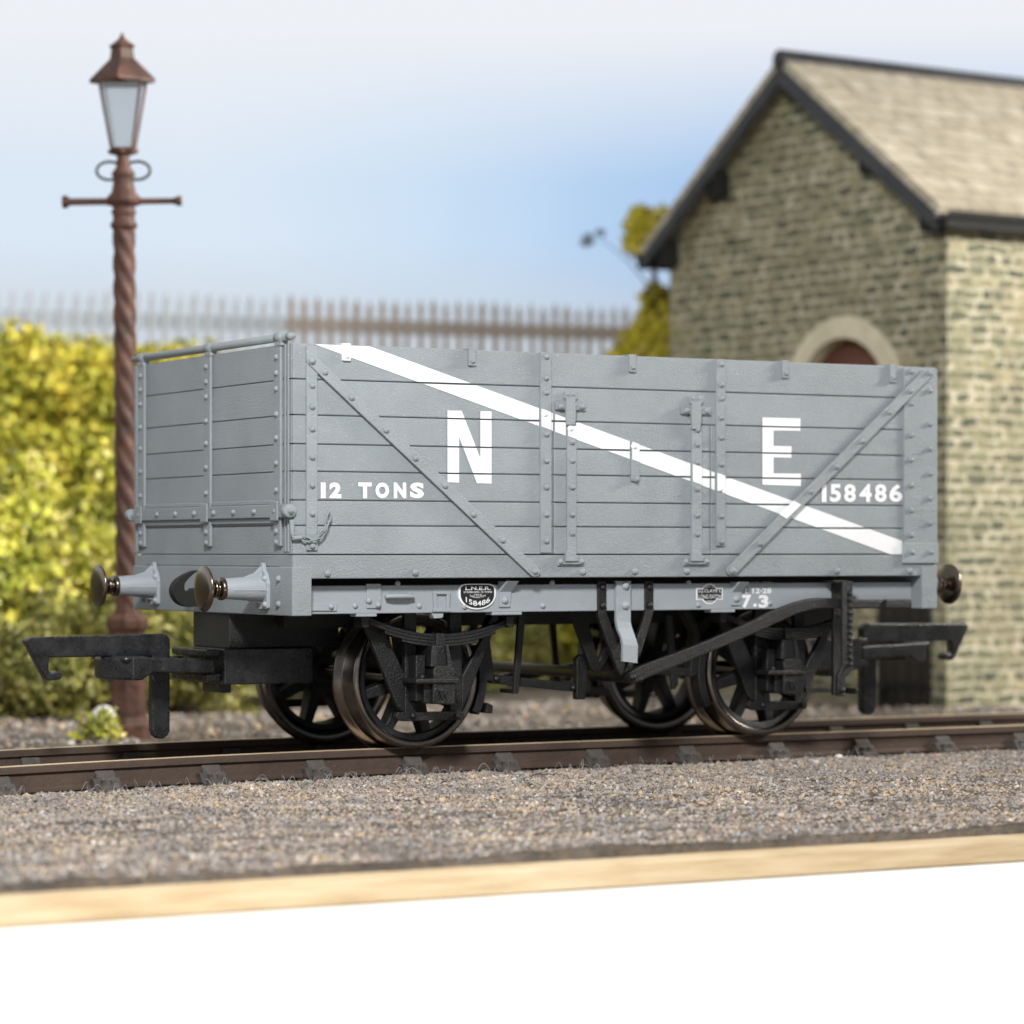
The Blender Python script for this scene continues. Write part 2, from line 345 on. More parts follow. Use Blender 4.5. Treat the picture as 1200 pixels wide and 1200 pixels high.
# door
d = MB()
for i in range(2, 7): d.box(XD0, XD1, -YS-.004, -YS+.05, Z[i+1]+g, Z[i]-g)
door = d.build('side_door', 'grey', W, .006)
def strap(u0, u1, v0, v1, rivs, parent=W, y=-YS-.004, th=.018, name='vertical_strap', rr=.021, u=None, rough_end=False):
    uc = (u0+u1)/2; m = MB(); x0, x1 = sx(u0), sx(u1)
    m.box(x0, x1, y-th, y+.006, sz(uc, v1), sz(uc, v0))
    for r in rivs: m.rivet((sx(u or uc), y-th, sz(uc, r)), (0, -1, 0), rr)
    return m.build(name, 'grey', parent, .005)
strap(632, 645, 413, 648, (418, 443, 460, 509, 540, 571, 603, 634), y=-YS)
strap(838, 849, 421, 640, (427, 451, 467, 489.5, 513, 544, 605, 635), y=-YS)
strap(358, 371, 406, 645, (452, 477, 503, 536, 569, 602, 640), y=-YS)
strap(663, 674, 498, 652, (518, 540, 571, 603, 625), parent=door, name='door_strap')
strap(809, 821, 501, 652, (504, 521, 542, 573, 604, 626), parent=door, name='door_strap')
strap(738, 748, 520, 564, (562,), parent=door, name='door_bar')
# corner plates
m = MB(); x0, x1 = sx(1058), XE+.006
m.box(x0, x1, -YS-.014, -YS+.02, sz(1077, 660), sz(1077, 432)); m.box(x0-.02, x1+.004, -YS-.024, -YS-.0125, sz(1077, 660), sz(1077, 636))
m.box(XE-.01, x1, -YS-.013, -1.0, sz(1077, 660), Z[0]-.02)
for v in (435.5, 458, 473, 510, 539, 569, 598, 627): m.rivet((sx(1066, v), -YS-.014, sz(1066, v)), (0, -1, 0))
for v in (458, 497, 526, 555, 584, 613): m.rivet((sx(1088, v), -YS-.014, sz(1088, v)), (0, -1, 0))
for u in (1066, 1088): m.rivet((sx(u, 647), -YS-.024, sz(u, 647)), (0, -1, 0))
m.build('corner_plate', 'grey', W, .005)
# diagonal braces
def brace(p0, p1, wpx, rivs):
    y = -YS-.018; a = Vector((p0[0], p0[1])); b = Vector((p1[0], p1[1])); d = (b-a).normalized(); n = Vector((-d.y, d.x))*wpx/2
    pts = []
    for k in range(7):
        t = math.pi*k/6; pts.append(a-d*math.sin(t)*wpx/2*1.0+n*math.cos(t))
    for k in range(7):
        t = math.pi*k/6; pts.append(b+d*math.sin(t)*wpx/2-n*math.cos(t))
    m = MB(); ps = [inv(p.x, p.y, 1, y-.012) for p in pts]
    m.prism([(p.x, p.z) for p in ps], 1, y-.012, y+.0125)
    for i, (u, v) in enumerate(rivs):
        q = inv(u, v, 1, y-.012); m.rivet((q.x, y-.012, q.z), (0, -1, 0), .028 if i == 0 else .022, .8)
    return m.build('diagonal_brace', 'grey', W, .005)
brace((366, 422), (627, 670), 12.5, ((365.5, 422.5), (381, 436), (412, 466), (452.5, 504), (487, 537), (521.6, 569), (555, 603), (589, 633), (627, 670)))
brace((1087, 438), (858, 669), 12, ((858, 669), (890.7, 637), (950, 576), (980, 547), (1010, 517), (1042, 483), (1066.5, 458), (1089, 437)))
# top clips
for u in (405, 552, 740, 919, 1045):
    v = 402+(u-345)*.0397+1
    m = MB(); x = sx(u); w = .027
    m.box(x-w, x+w, -YS-.02, -YS+.01, sz(u, v+17.5), Z[0]+.006); m.box(x-w, x+w, -YS+.0098, -YS+.08, Z[0]-.001, Z[0]+.006)
    m.rivet((x, -YS-.02, sz(u, v+12)), (0, -1, 0), .018)
    m.build('top_clip', 'white' if u == 405 else 'grey', W, .006, 'white painted clip' if u == 405 else None)
# door latches and hinge feet
def latch(u, v):
    f = lambda a, b: (u+a, v+b)
    y = -YS-.004; m = MB()
    m.px([f(-7, -17), f(9, -17), f(9, -9), f(6, -7), f(6, 0), f(-5, 0), f(-5, -7), f(-7, -9)], y-.012, y+.01)
    m.px([f(-17, -5), f(18, -4), f(18, 5), f(-17, 4)], y-.02, y+.01)
    m.px([f(-4, -10), f(6, -10), f(7, 5), f(6, 22), f(-4, 22), f(-5, 5)], y-.036, y-.015)
    for a in (-11.5, 13):
        p = inv(u+a, v+.3, 1, y-.02); m.rivet(p, (0, -1, 0), .024, .8)
    for a in (-3.5, 4):
        p = inv(u+a, v-14, 1, y-.012); m.rivet(p, (0, -1, 0), .012, .6)
    m.build('door_latch', 'grey', door, .006)
latch(668.5, 476); latch(815.5, 481)
for u in (668.5, 815.5):
    y = -YS-.004; m = MB(); f = lambda a, b: (u+a, 655+b)
    m.px([f(-15, 2.5), f(16, 2.5), f(16, 8), f(-15, 8)], y-.014, y+.008)
    m.px([f(-4, -9), f(3, -9), f(9, -2), f(9, 3), f(-5, 3)], y-.036, y)
    m.px([f(-11, 4.2), f(12, 4.2), f(12, 6.4), f(-11, 6.4)], y-.026, y)
    for a in (-11.5, 12.5): m.rivet(inv(u+a, 655+3, 1, y-.014), (0, -1, 0), .022, .8)
    m.build('door_hinge', 'grey', door, .005)
# stripe and lettering
STR = [(369, 401.8), (433, 404.5), (1057, 634), (1057, 649.5), (1043, 649.5)]
sp = [(p.x, p.z) for p in (inv(u, v, 1, -YS) for u, v in STR)]
sp = [(x, min(z, ZT-.006)) for x, z in sp]
joints = Z[1:7]
t = MB()
def flat(poly, y):
    if len(poly) > 2:
        ar = sum(p[0]*q[1]-q[0]*p[1] for p, q in zip(poly, poly[1:]+poly[:1]))
        t.add([(x, y, z) for x, z in (poly if ar > 0 else poly[::-1])], [tuple(range(len(poly)))])
cuts = [(-9, sx(632)-.004, -YS-.0025), (sx(645)+.004, XD0-.008, -YS-.0025), (XD0+.006, sx(663)-.004, -YS-.0065), (sx(674)+.004, sx(738)-.004, -YS-.0065),
        (sx(748)+.004, sx(809)-.004, -YS-.0065), (sx(821)+.004, XD1-.006, -YS-.0065), (XD1+.008, sx(838)-.004, -YS-.0025), (sx(849)+.004, sx(1058)-.002, -YS-.0025)]
for lo, hi, y in cuts: flat(clip_x(sp, lo, hi), y)
stripe = split_planks(t, joints)
t = MB()
for u0, u1, y in ((632, 645, -YS-.0205), (663, 674, -YS-.0245), (738, 748, -YS-.0245), (809, 821, -YS-.0245), (838, 849, -YS-.0205)):
    q = clip_x(sp, sx(u0)+.005, sx(u1)-.005)
    if u0 == 663: q = [(x, min(z, sz(668, 498)-.006)) for x, z in q]
    flat(q, y)
# where the stripe crosses the right-hand brace
yb = -YS-.0325
for p in [[(913, 602.5), (930, 586.5), (939, 591.5), (922, 608)]]: flat([(q.x, q.z) for q in (inv(u, v, 1, yb) for u, v in p)], yb)
stripe.add(t.v, t.f)
for u, v, y in ((638.5, 485, -YS-.018), (668.5, 502, -YS-.022), (743, 523, -YS-.022), (843.5, 573, -YS-.018)):
    p = inv(u, v, 1, y); stripe.rivet((p.x, y, p.z), (0, -1, 0), .021)
stripe.build('painted_stripe', 'white', W, label='white diagonal stripe running down to the right')
yl = -YS-.0025
def letters(lab, fn, planks=True):
    m = MB(); fn(m)
    if planks: m = split_planks(m, Z[1:7], .0055)
    return m.build('painted_lettering', 'white', W, label=lab)
def letN(m):
    for p in ([(524.5, 481), (538, 481.3), (538, 565.6), (524.5, 565)], [(563, 481.8), (576, 482.2), (576, 566.7), (563, 566.3)]):
        m.add([(q.x, yl, q.z) for q in (inv(u, v, 1, yl) for u, v in p)], [(3, 2, 1, 0)])
    p = [(538.05, 481.3), (541, 481.3), (562.95, 537), (562.95, 566.2), (559, 566.2), (538.05, 512)]
    m.add([(q.x, yl, q.z) for q in (inv(u, v, 1, yl) for u, v in p)], [(5, 4, 3, 2, 1, 0)])
def letE(m):
    for p in ([(893.5, 489.3), (906.5, 489.5), (906.5, 568.5), (893.5, 568)], [(906.55, 489.5), (938, 490.3), (938, 505), (906.55, 504.5)],
              [(906.55, 522.5), (927.5, 523), (927.5, 536.5), (906.55, 536)], [(906.55, 554.7), (938.5, 555), (938.5, 569.6), (906.55, 568.5)]):
        m.add([(q.x, yl, q.z) for q in (inv(u, v, 1, yl) for u, v in p)], [(3, 2, 1, 0)])
letters('large white letter N', letN); letters('large white letter E', letE)
def figs(ls):
    def fn(m):
        for c_, a_, b_ in ls: text_px(m, c_, a_, b_, 565.5, 583.8, yl, bold=.055)
    return fn
def num(m):
    x = [(963, 968.5), (972.5, 985.5), (989, 1003), (1007, 1021.5), (1025, 1039), (1042, 1057.5)]
    for s, (a, b) in zip('158486', x): text_px(m, s, a, b, 567.3, 588.3, yl, bold=.036)
letters('white figures 12', figs((('1', 376, 381.5), ('2', 386, 400)))); letters('white word TONS', figs((('T', 420, 435.5), ('O', 440, 456), ('N', 461.5, 476), ('S', 480.5, 497)))); letters('white running number 158486', num)

# ends
for end in (-1, 1):
    m = MB(); a, b = sorted((end*XE, end*(XE-.07)))
    for i in range(7): m.box(a, b, -YS+.0705, YS-.0705, Z[i+1]+g, Z[i]-g)
    for sg in (-1, 1):
        y0, y1 = sorted((sg*(YS-.0705), sg*(YS-.002)))
        for i in range(7):
            if sg*end > 0 or True:
                x0, x1 = sorted((end*(XE-.006+.003), end*(XE+.004)))
                m.box(x0, x1, y0+.001, y1, Z[i+1]+g, Z[i]-g)
    c, d = sorted((end*(XE-.012), end*(XE-.06))); m.box(c, d, -YS+.08, YS-.08, 1.235, Z[0]-.02)
    m.build('end_planks', 'grey', W, .006)
m = MB(); m.box(-XE+.03, XE-.03, -YS+.03, YS-.03, 1.20, 1.27); m.build('floor', 'grey', W)
ex = -XE-.004
def ey(u): return inv(u, 500, 0, -XE).y
def ez(u, v): return inv(u, v, 0, -XE).z
# slope of level lines across the end is pure perspective: work in heights
for u0, u1, lab in ((165, 172, 0), (241.7, 249.5, 1), (324, 331.8, 2)):
    y1, y0 = ey(u0), ey(u1); m = MB()
    m.box(ex-.018, ex+.003, y0, y1, 1.335, ZT-.006)
    for z in (2.53, 2.43, 2.33, 2.17, 2.02, 1.86, 1.69, 1.43, 1.36): m.rivet((ex-.018, (y0+y1)/2, z), (-1, 0, 0), .020)
    m.build('end_strap', 'grey', W, .005)
for s in (-1, 1):   # fluted corner posts
    m = MB()
    for k in (0, 1):
        yy = s*(YS-.05-.045*k); m.box(ex-.007+.002*k, ex+.003, yy-.012, yy+.012, 1.30, ZT-.004)
    m.build('corner_moulding', 'grey', W, .003)
# hinge bar with knuckles
m = MB(); m.box(ex-.03, ex+.002, -1.255, 1.255, 1.515, 1.60); m.box(ex-.012, ex+.002, -1.15, 1.15, 1.6005, 1.63); m.box(ex-.012, ex+.002, -1.15, 1.15, 1.48, 1.5145)
for y in np.linspace(-1.13, 1.13, 8): m.rivet((ex-.03, y, 1.557), (-1, 0, 0), .021)
hb = m.build('hinge_bar', 'grey', W, .008)
for y in (-1.12, -.01, 1.14): MB().box(ex-.042, ex-.028, y-.055, y+.055, 1.495, 1.62).build('hinge_clasp', 'grey', hb, .006)
for s in (-1, 1):
    k = MB(); k.lathe([(.001, -.03), (.040, -.03), (.044, -.024), (.044, .024), (.040, .03), (.001, .03)], (ex-.02, s*1.30, 1.557), 1, 16)
    k.lathe([(.001, -.045), (.020, -.045), (.020, .045), (.001, .045)], (ex-.02, s*1.30, 1.557), 1, 10)
    k.build('hinge_knuckle', 'grey', hb)
# pin and chain at the near corner
m = MB(); m.tube([(-XE-.01, -YS-.012, 1.50), (-XE-.008, -YS-.02, 1.42), (-XE-.005, -YS-.02, 1.385), (-XE+.05, -YS-.025, 1.39)], .016)
cen = [Vector((-XE+.05, -YS-.025, 1.39)), Vector((-XE+.11, -YS-.035, 1.37)), Vector((-XE+.165, -YS-.035, 1.385)), Vector((-XE+.205, -YS-.035, 1.43)), Vector((-XE+.235, -YS-.03, 1.49)), Vector((-XE+.245, -YS-.03, 1.545))]
for i in range(len(cen)-1):
    a, b = cen[i], cen[i+1]; d = (b-a).normalized(); w = Vector((0, 1, 0)) if i % 2 else d.cross(Vector((0, 1, 0))); c = (a+b)/2; hl = (b-a).length/2+.010
    m.tube([c+d*hl*math.cos(q)+w*.015*math.sin(q) for q in np.linspace(0, 2*math.pi, 13)[:-1]], .0062, 6, True)
m.build('pin_chain', 'grey', W)
# round rail on top of the end
zr = ZT+.042
m = MB(); m.lathe([(.001, -1.30), (.02, -1.305), (.018, -1.25), (.027, -1.245), (.027, 1.245), (.018, 1.25), (.02, 1.33), (.001, 1.33)], (-XE+.0, 0, zr), 1, 16)
rl = m.build('top_end_rail', 'grey', W)
for y in (-1.14, -.03, 1.14):
    k = MB(); k.lathe([(.028, -.05), (.037, -.045), (.037, .045), (.028, .05)], (-XE, y, zr), 1, 16); k.box(-XE-.026, -XE+.026, y-.045, y+.045, ZT-.01, zr-.02)
    k.build('rail_clamp', 'grey', rl)
m = MB(); m.lathe([(.001, -.035), (.024, -.03), (.024, .03), (.001, .035)], (-XE+.0, -1.275, zr), 1, 10); m.build('rail_boss', 'grey', rl)

# underframe
SB = -1.20
for s in (-1, 1):
    m = MB(); a, b = sorted((s*1.20, s*1.06)); m.box(-2.384, 2.384, a, b, .905, ZC-(.046 if s < 0 else .001))
    if s < 0:
        for u0, u1 in ((418, 442), (577, 612), (834, 862)):
            x0, x1 = inv(u0, 718, 1, SB).x, inv(u1, 718, 1, SB).x; m.box(x0, x1, -1.198, -1.10, .885, .91)
        for u, v in ((416, 710), (491, 710), (544, 711), (636, 710), (818, 709), (902, 707), (466, 684), (595, 682), (647, 683), (807, 683)):
            p = inv(u, v, 1, SB); m.rivet(p, (0, -1, 0), .020, .8)
    m.build('solebar', 'pale', W, .006)
for e in (-1, 1):
    m = MB(); a, b = sorted((e*(XE+.006), e*2.385)); m.box(a, b, -YS-.012, YS+.012, ZB, 1.205)
    c, d = sorted((e*(XE-.001), e*2.40)); m.box(c, d, -YS+.001, YS-.001, 1.2055, 1.281)
    if e < 0:
        for y in (-1.12, 1.12):
            for z in (1.13, .97): m.rivet((-XE-.006, y, z), (-1, 0, 0), .024)
    m.build('headstock', 'grey', W, .008)
# solebar fittings, near side
m = MB(); m.px([(430, 684), (447, 684), (447, 713), (430, 713)], SB-.012, SB+.01)
for u, v in ((432, 704), (443, 709)): m.rivet(inv(u, v, 1, SB-.012), (0, -1, 0), .022)
m.build('solebar_plate', 'pale', W, .005)
m = MB(); m.px([(361, 707), (395, 707), (395, 716), (361, 716)], SB-.012, SB+.01); m.rivet(inv(388, 711, 1, SB-.012), (0, -1, 0), .02); m.build('solebar_plate', 'pale', W, .004)
m = MB()
for u in (454, 481): m.rivet(inv(u, 699, 1, SB), (0, -1, 0), .026, 1.2)
m.tube([inv(452, 699, 1, SB-.03), inv(460, 698.6, 1, SB-.045), inv(475, 698.6, 1, SB-.045), inv(484, 699, 1, SB-.03)], .016); m.build('rope_hook', 'pale', W)
m = MB()
m.px([(508, 693), (528, 693), (528, 696.5), (508, 696.5)], SB-.02, SB+.01); m.px([(508, 713), (528, 713), (528, 717), (508, 717)], SB-.021, SB+.01)
m.px([(508, 696), (512, 696), (513.5, 713.5), (509, 713.5)], SB-.0195, SB+.01); m.px([(524, 696), (528, 696), (527, 713.5), (523.5, 713.5)], SB-.0195, SB+.01)
m.px([(506, 719), (520, 719), (519, 724), (509, 725)], SB-.01, SB+.05)
m.build('label_clip', 'pale', W, .004)
def bracket(u0, u1, v0, v1):
    m = MB(); y = SB
    a = inv(u0, v1, 1, SB-.01); b = inv(u1, v0, 1, SB-.01)
    m.add([(a.x, y-.014, a.z), (b.x-.01, y-.014, a.z), (b.x+.0, y-.014, b.z-.07), (b.x+.02, y-.085, b.z), (a.x+.02, y-.085, b.z), (a.x, y-.014, b.z-.07),
           (a.x, y+.005, a.z), (b.x-.01, y+.005, a.z), (b.x, y+.005, b.z), (a.x, y+.005, b.z)],
          [(0, 1, 2, 5), (5, 2, 3, 4), (0, 5, 9, 6), (5, 4, 9), (1, 7, 8, 2), (2, 8, 3), (4, 3, 8, 9), (0, 6, 7, 1)])
    m.rivet(((a.x+b.x)/2-.005, y-.014, a.z+.045), (0, -1, 0), .026, .8)
    m.build('curb_bracket', 'pale', W, .003)
bracket(585, 599, 681, 711.5); bracket(857, 869, 682, 709.5)
# number plate
y = SB-.012; a = inv(537.5, 714.3, 1, y); b = inv(581, 684, 1, y); cx, w2, h = (a.x+b.x)/2, (b.x-a.x)/2, b.z-a.z
def dplate(k, zc=.5):
    pts = []
    for i in range(40):
        q = 2*math.pi*i/40; cxx, s_ = math.cos(q), math.sin(q)
        n = 5 if s_ > 0 else 2.1
        r = (abs(cxx)**n+abs(s_)**n)**(-1/n)
        pts.append((cx+k*w2*r*cxx, a.z+h*.60+k*(h*.40 if s_ > 0 else h*.60)*r*s_))
    return pts
m = MB(); m.prism(dplate(1), 1, y, SB+.004); npl = m.build('number_plate', 'white', W, label='black D shaped plate with white rim reading L.N.E.R. 158486')
m = MB(); m.prism(dplate(.90), 1, y-.004, y+.001); m.build('plate_field', 'plate', npl)
m = MB(); yt = y-.006
text_into(m, 'L.N.E.R.', cx-w2*.66, cx+w2*.70, a.z+h*.755, a.z+h*.90, yt, bold=.02)
text_into(m, 'STANDARD 12 TONS', cx-w2*.76, cx+w2*.78, a.z+h*.64, a.z+h*.715, yt, bold=.0)
text_into(m, '1923', cx-w2*.2, cx+w2*.2, a.z+h*.53, a.z+h*.60, yt, bold=.0)
text_into(m, 'DARLINGTON', cx-w2*.42, cx+w2*.42, a.z+h*.44, a.z+h*.51, yt, bold=.0, arc=.012)
text_into(m, '158486', cx-w2*.64, cx+w2*.66, a.z+h*.13, a.z+h*.33, yt, bold=.01, arc=.028)
m.build('plate_lettering', 'white', npl)
# builder's plate
y = SB-.003; c = inv(831.6, 696, 1, y); s_ = .0066
def ringoutline(r, hw, hh):
    pts = []
    q0 = math.asin(hh/r)
    for k in range(9): q = q0+(math.pi-2*q0)*k/8; pts.append((c.x+r*math.cos(q), c.z+r*math.sin(q)))
    pts += [(c.x-hw, c.z+hh), (c.x-hw, c.z-hh)]
    for k in range(9): q = math.pi+q0+(math.pi-2*q0)*k/8; pts.append((c.x+r*math.cos(q), c.z+r*math.sin(q)))
    pts += [(c.x+hw, c.z-hh), (c.x+hw, c.z+hh)]
    return pts
bw = (inv(847, 696, 1, y)-inv(816, 696, 1, y)).x/2; bh = (inv(831, 689, 1, y)-inv(831, 703, 1, y)).z/2; br_ = (inv(831, 684, 1, y)-inv(831, 708.5, 1, y)).z/2
m = MB(); m.prism(ringoutline(br_, bw, bh), 1, y, SB+.003); bpl = m.build('builders_plate', 'white', W, label='round builders plate with a lettered cross band')
m = MB(); m.prism(ringoutline(br_-.010, bw-.010, bh-.008), 1, y-.003, y+.001); m.build('plate_field', 'plate', bpl)
m = MB(); yt = y-.005
text_into(m, 'S.J.CLAYE L', c.x-bw*.86, c.x+bw*.86, c.z+bh*.10, c.z+bh*.78, yt, bold=.0); text_into(m, 'LONG EATON', c.x-bw*.86, c.x+bw*.86, c.z-bh*.78, c.z-bh*.10, yt, bold=.0)
text_into(m, 'BUILT BY', c.x-bw*.34, c.x+bw*.34, c.z+bh*1.15, c.z+bh*1.45, yt, bold=.02, arc=-.008); text_into(m, '1923', c.x-bw*.3, c.x+bw*.3, c.z-bh*1.5, c.z-bh*1.12, yt, bold=.02)
m.build('plate_lettering', 'white', bpl)
y = SB-.003
m = MB(); text_px(m, '7', 869.5, 880.5, 697, 712.5, y, bold=.05); text_px(m, '.', 882.5, 887, 707, 711.5, y, bold=.04); text_px(m, '3', 889, 900.7, 697, 712.5, y, bold=.05)
m.build('painted_lettering', 'white', W, label='small white figures 7.3')
m = MB(); text_px(m, '1·12·28', 873.5, 904, 689.2, 695.7, y, bold=.03); m.build('painted_lettering', 'white', W, label='tiny white date 1.12.28')
m = MB(); text_px(m, '1·12·28', 872.5, 904, 681.5, 686.8, y, bold=.0); m.build('painted_lettering', 'pale', W, label='faint upper date in pale grey just below the curb rail')  # upper date lettered in pale grey instead of white

# buffers
def buffer():
    y = -.902; m = MB()
    m.lathe([(.001, 0), (.082, 0), (.078, -.10), (.066, -.27), (.060, -.285), (.001, -.285)], (-XE-.006, y, 1.066), 0, 24)
    m.prism([(y-.085, .945), (y-.07, .935), (y+.07, .935), (y+.085, .945), (y+.09, 1.10), (y+.06, 1.16), (y+.03, 1.185), (y+.022, 1.222), (y, 1.232), (y-.022, 1.222), (y-.03, 1.185), (y-.06, 1.16), (y-.09, 1.10)], 0, -XE-.03, -XE-.004)
    m.prism([(-XE-.006, 1.215), (-XE-.035, 1.205), (-XE-.08, 1.165), (-XE-.16, 1.137), (-XE-.24, 1.13), (-XE-.24, 1.06), (-XE-.006, 1.06)], 1, y-.016, y+.016)
    m.prism([(-XE-.006, 1.066), (-XE-.006, .965), (-XE-.14, .99), (-XE-.25, 1.02), (-XE-.25, 1.066)], 1, y-.012, y+.012)
    m.prism([(-XE-.006, y-.088), (-XE-.25, y-.070), (-XE-.25, y+.070), (-XE-.006, y+.088)], 2, 1.052, 1.062)
    for yy, z in ((y-.06, 1.13), (y+.06, 1.13), (y-.062, .965), (y+.062, .965)): m.rivet((-XE-.03, yy, z), (-1, 0, 0), .022, .9)
    b = m.build('buffer_housing', 'pale', W, .004)
    m = MB(); m.lathe([(.05, 0), (.071, -.002), (.074, -.012), (.071, -.03), (.055, -.034), (.04, -.036), (.04, -.05), (.056, -.052), (.058, -.07), (.045, -.074), (.040, -.076), (.040, -.125)], (-XE-.29, y, 1.066), 0, 24)
    m.build('buffer_shank', 'buffer', b)
    m = MB(); m.lathe([(.04, 0), (.09, -.006), (.140, -.014), (.146, -.020), (.146, -.028), (.140, -.033), (.10, -.042), (.05, -.047), (.001, -.049)], (-XE-.40, y, 1.066), 0, 40)
    m.build('buffer_head', 'buffer', b)
    return b
b0 = buffer()
for y_, rz in ((1.814, 0), (0, math.pi), (0, math.pi)):
    c = dup(b0, W, 0, rz); c.location.y = y_ if rz == 0 else (0 if y_ == 0 else 0)
    if rz and any(o is not c and o.parent == W and abs(o.rotation_euler.z-math.pi) < .1 and abs(o.location.y) < .01 and o.name.startswith('buffer_housing') for o in list(W.children)): c.location.y = -1.814
def smooth(ps, n=2):
    for _ in range(n):
        ps = [q for p, r in zip(ps, ps[1:]+ps[:1]) for q in ((p[0]*.75+r[0]*.25, p[1]*.75+r[1]*.25), (p[0]*.25+r[0]*.75, p[1]*.25+r[1]*.75))]
    return ps
# drawhooks
def hookpts(cx, cz):
    out = [(.20, .04), (.10, .03), (.045, -.01), (0, -.03), (-.05, -.02), (-.075, .03), (-.07, .09), (-.03, .12), (-.005, .165), (.0, .17), (.012, .155), (.0, .11)]
    return out
m = MB()
px_h = [(231, 667.5), (224.5, 669.5), (216, 673), (206, 679), (200, 689), (201, 698), (207, 707), (216, 711), (226, 711.5), (240, 705), (240, 690), (225, 688.5), (222, 692), (216, 694), (213.5, 691), (213.5, 684), (218, 678), (225, 672)]
pp = [(q.x, q.z) for q in (inv(u, v, 1, .0) for u, v in px_h)]
pp = [(-XE+.02 if i in (9, 10) else x, z) for i, (x, z) in enumerate(pp)]
m.prism(smooth(pp), 1, -.04, .04); dh = m.build('drawhook', 'gutter', W, .014); dup(dh, W, 0, math.pi)
# tension-lock couplings
tl = MB(); yh = -.04
tl.px([(29.5, 751), (31.5, 748.5), (36, 746.8), (190, 742.6), (196, 744), (199.5, 749), (199.8, 768.5), (58, 770.5), (57.2, 786), (60, 788.6), (67, 786.6), (73.5, 789.5), (73, 794), (70, 796.5), (59, 797.8), (54, 796.5)], yh, yh+.075)
hk = tl.build('coupling_hook', 'nem', W, .010)
m = MB()
m.px([(178.5, 794-30), (199.5, 794-30), (199.5, 856), (197, 862), (192, 865.7), (186, 865.7), (181, 862), (178.5, 855)], yh+.001, yh+.073); m.build('drop_arm', 'nem', hk, .010)
m = MB(); xb = -3.235
arc_ = [(xb-.055+.10*(t*t), -.30+.60*(t+1)/2) for t in np.linspace(-1, 1, 13)]
pl = [(x, y) for x, y in arc_]+[(x+.07, y) for x, y in arc_[::-1]]
m.prism(pl, 2, .47, .615)
m.prism([(xb, -.302), (xb+.16, -.302), (xb+.16, .302), (xb, .302)], 2, .585, .625)
m.build('coupling_bar', 'nem', hk, .018)
m = MB()
for s in (-1, 1):
    y0, y1 = sorted((s*.31, s*.23)); m.prism([(xb+.05, .62), (-2.60, .60), (-2.60, .50), (xb+.20, .52), (xb+.12, .47), (xb+.05, .47)], 1, y0, y1)
m.box(-2.95, -2.60, -.229, .229, .51, .56); m.build('coupling_shank', 'nem', hk, .012)
m = MB(); m.box(-2.56, -1.92, -.36, .36, .43, .665); m.box(-2.66, -2.561, -.30, .30, .45, .50); m.box(-2.66, -2.561, -.30, .30, .615, .66); m.box(-2.52, -2.44, -.2, .1, .37, .429); m.build('coupling_pocket', 'nem', W, .008)
m = MB(); m.box(-2.50, -1.70, -.30, .30, .666, .90); m.build('coupling_mount', 'black', W, .006)
for o in [o for o in W.children if o.name in ('coupling_hook', 'coupling_pocket', 'coupling_mount')]: dup(o, W, 0, math.pi)

# wheels and axles
WX, ZW = 1.374, .4605
def wheel():
    c = (-WX, -.80, ZW); m = MB()
    m.lathe([(.405, .012), (.412, .0), (.447, .0), (.456, .006), (.4605, .02), (.463, .165), (.475, .180), (.512, .192), (.516, .205), (.512, .222), (.49, .235), (.41, .235), (.41, .012)], c, 1, 64)
    m.f = [f for f in m.f if len(f) < 20]; m.sm = m.sm[:len(m.f)]
    w = m.build('wheel', 'tyre', W)
    m = MB(); m.lathe([(.414, .03), (.414, .21), (.37, .21), (.36, .04), (.372, .03), (.414, .03)], c, 1, 48)
    m.f = [f for f in m.f if len(f) < 20]; m.sm = m.sm[:len(m.f)]
    m.lathe([(.001, .0), (.07, .0), (.10, .02), (.105, .05), (.105, .2), (.001, .2)], c, 1, 24)
    for k in range(8):
        q = 2*math.pi*(k+.35)/8; d = Vector((math.cos(q), 0, math.sin(q))); n = Vector((-d.z, 0, d.x)); cc = Vector(c)
        vs = []
        for r, hw, ya, yb in ((.09, .046, .03, .17), (.372, .032, .045, .15)):
            for sx_, yy in ((-1, ya), (1, ya), (1, yb), (-1, yb)): vs.append(cc+d*r+n*hw*sx_+Vector((0, yy, 0)))
        m.add(vs, [(0, 4, 5, 1), (1, 5, 6, 2), (2, 6, 7, 3), (3, 7, 4, 0)])
    m.build('wheel_spokes', 'black', w, .006)
    return w
w0 = wheel(); dup(w0, W, 2*WX); dup(w0, W, 0, math.pi); dup(w0, W, -2*WX, math.pi)
for x in (-WX, WX):
    m = MB(); m.lathe([(.001, -.98), (.035, -.98), (.04, -.9), (.055, -.6), (.055, .6), (.04, .9), (.035, .98), (.001, .98)], (x, 0, ZW), 1, 16); m.build('axle', 'tyre', W)

# axleguards, springs, axleboxes (near left, then copies)
def k1(X, Y): return (380+X/5.4545, 690+Y/5.4545)
Y1 = -.98
m = MB()
m.px([k1(*p) for p in ((515, 150), (592, 150), (592, 800), (515, 800))], Y1, Y1+.05); m.px([k1(*p) for p in ((805, 150), (882, 150), (882, 800), (805, 800))], Y1, Y1+.05)
m.px([k1(*p) for p in ((255, 230), (370, 230), (516, 545), (516, 800), (470, 760))], Y1+.003, Y1+.048); m.px([k1(*p) for p in ((1010, 320), (1050, 230), (1100, 230), (880, 795), (880, 560))], Y1+.003, Y1+.048)
m.px([k1(*p) for p in ((590, 640), (806, 640), (806, 730), (590, 730))], Y1+.01, Y1+.045)
ag = m.build('axleguard', 'black', W, .008)
m = MB(); m.px([k1(*p) for p in ((470, 790), (885, 783), (895, 800), (893, 825), (880, 838), (500, 847), (468, 838), (458, 815))], Y1-.03, Y1+.02)
for X in (567, 848): m.rivet(inv(*k1(X, 813), 1, Y1-.03), (0, -1, 0), .022)
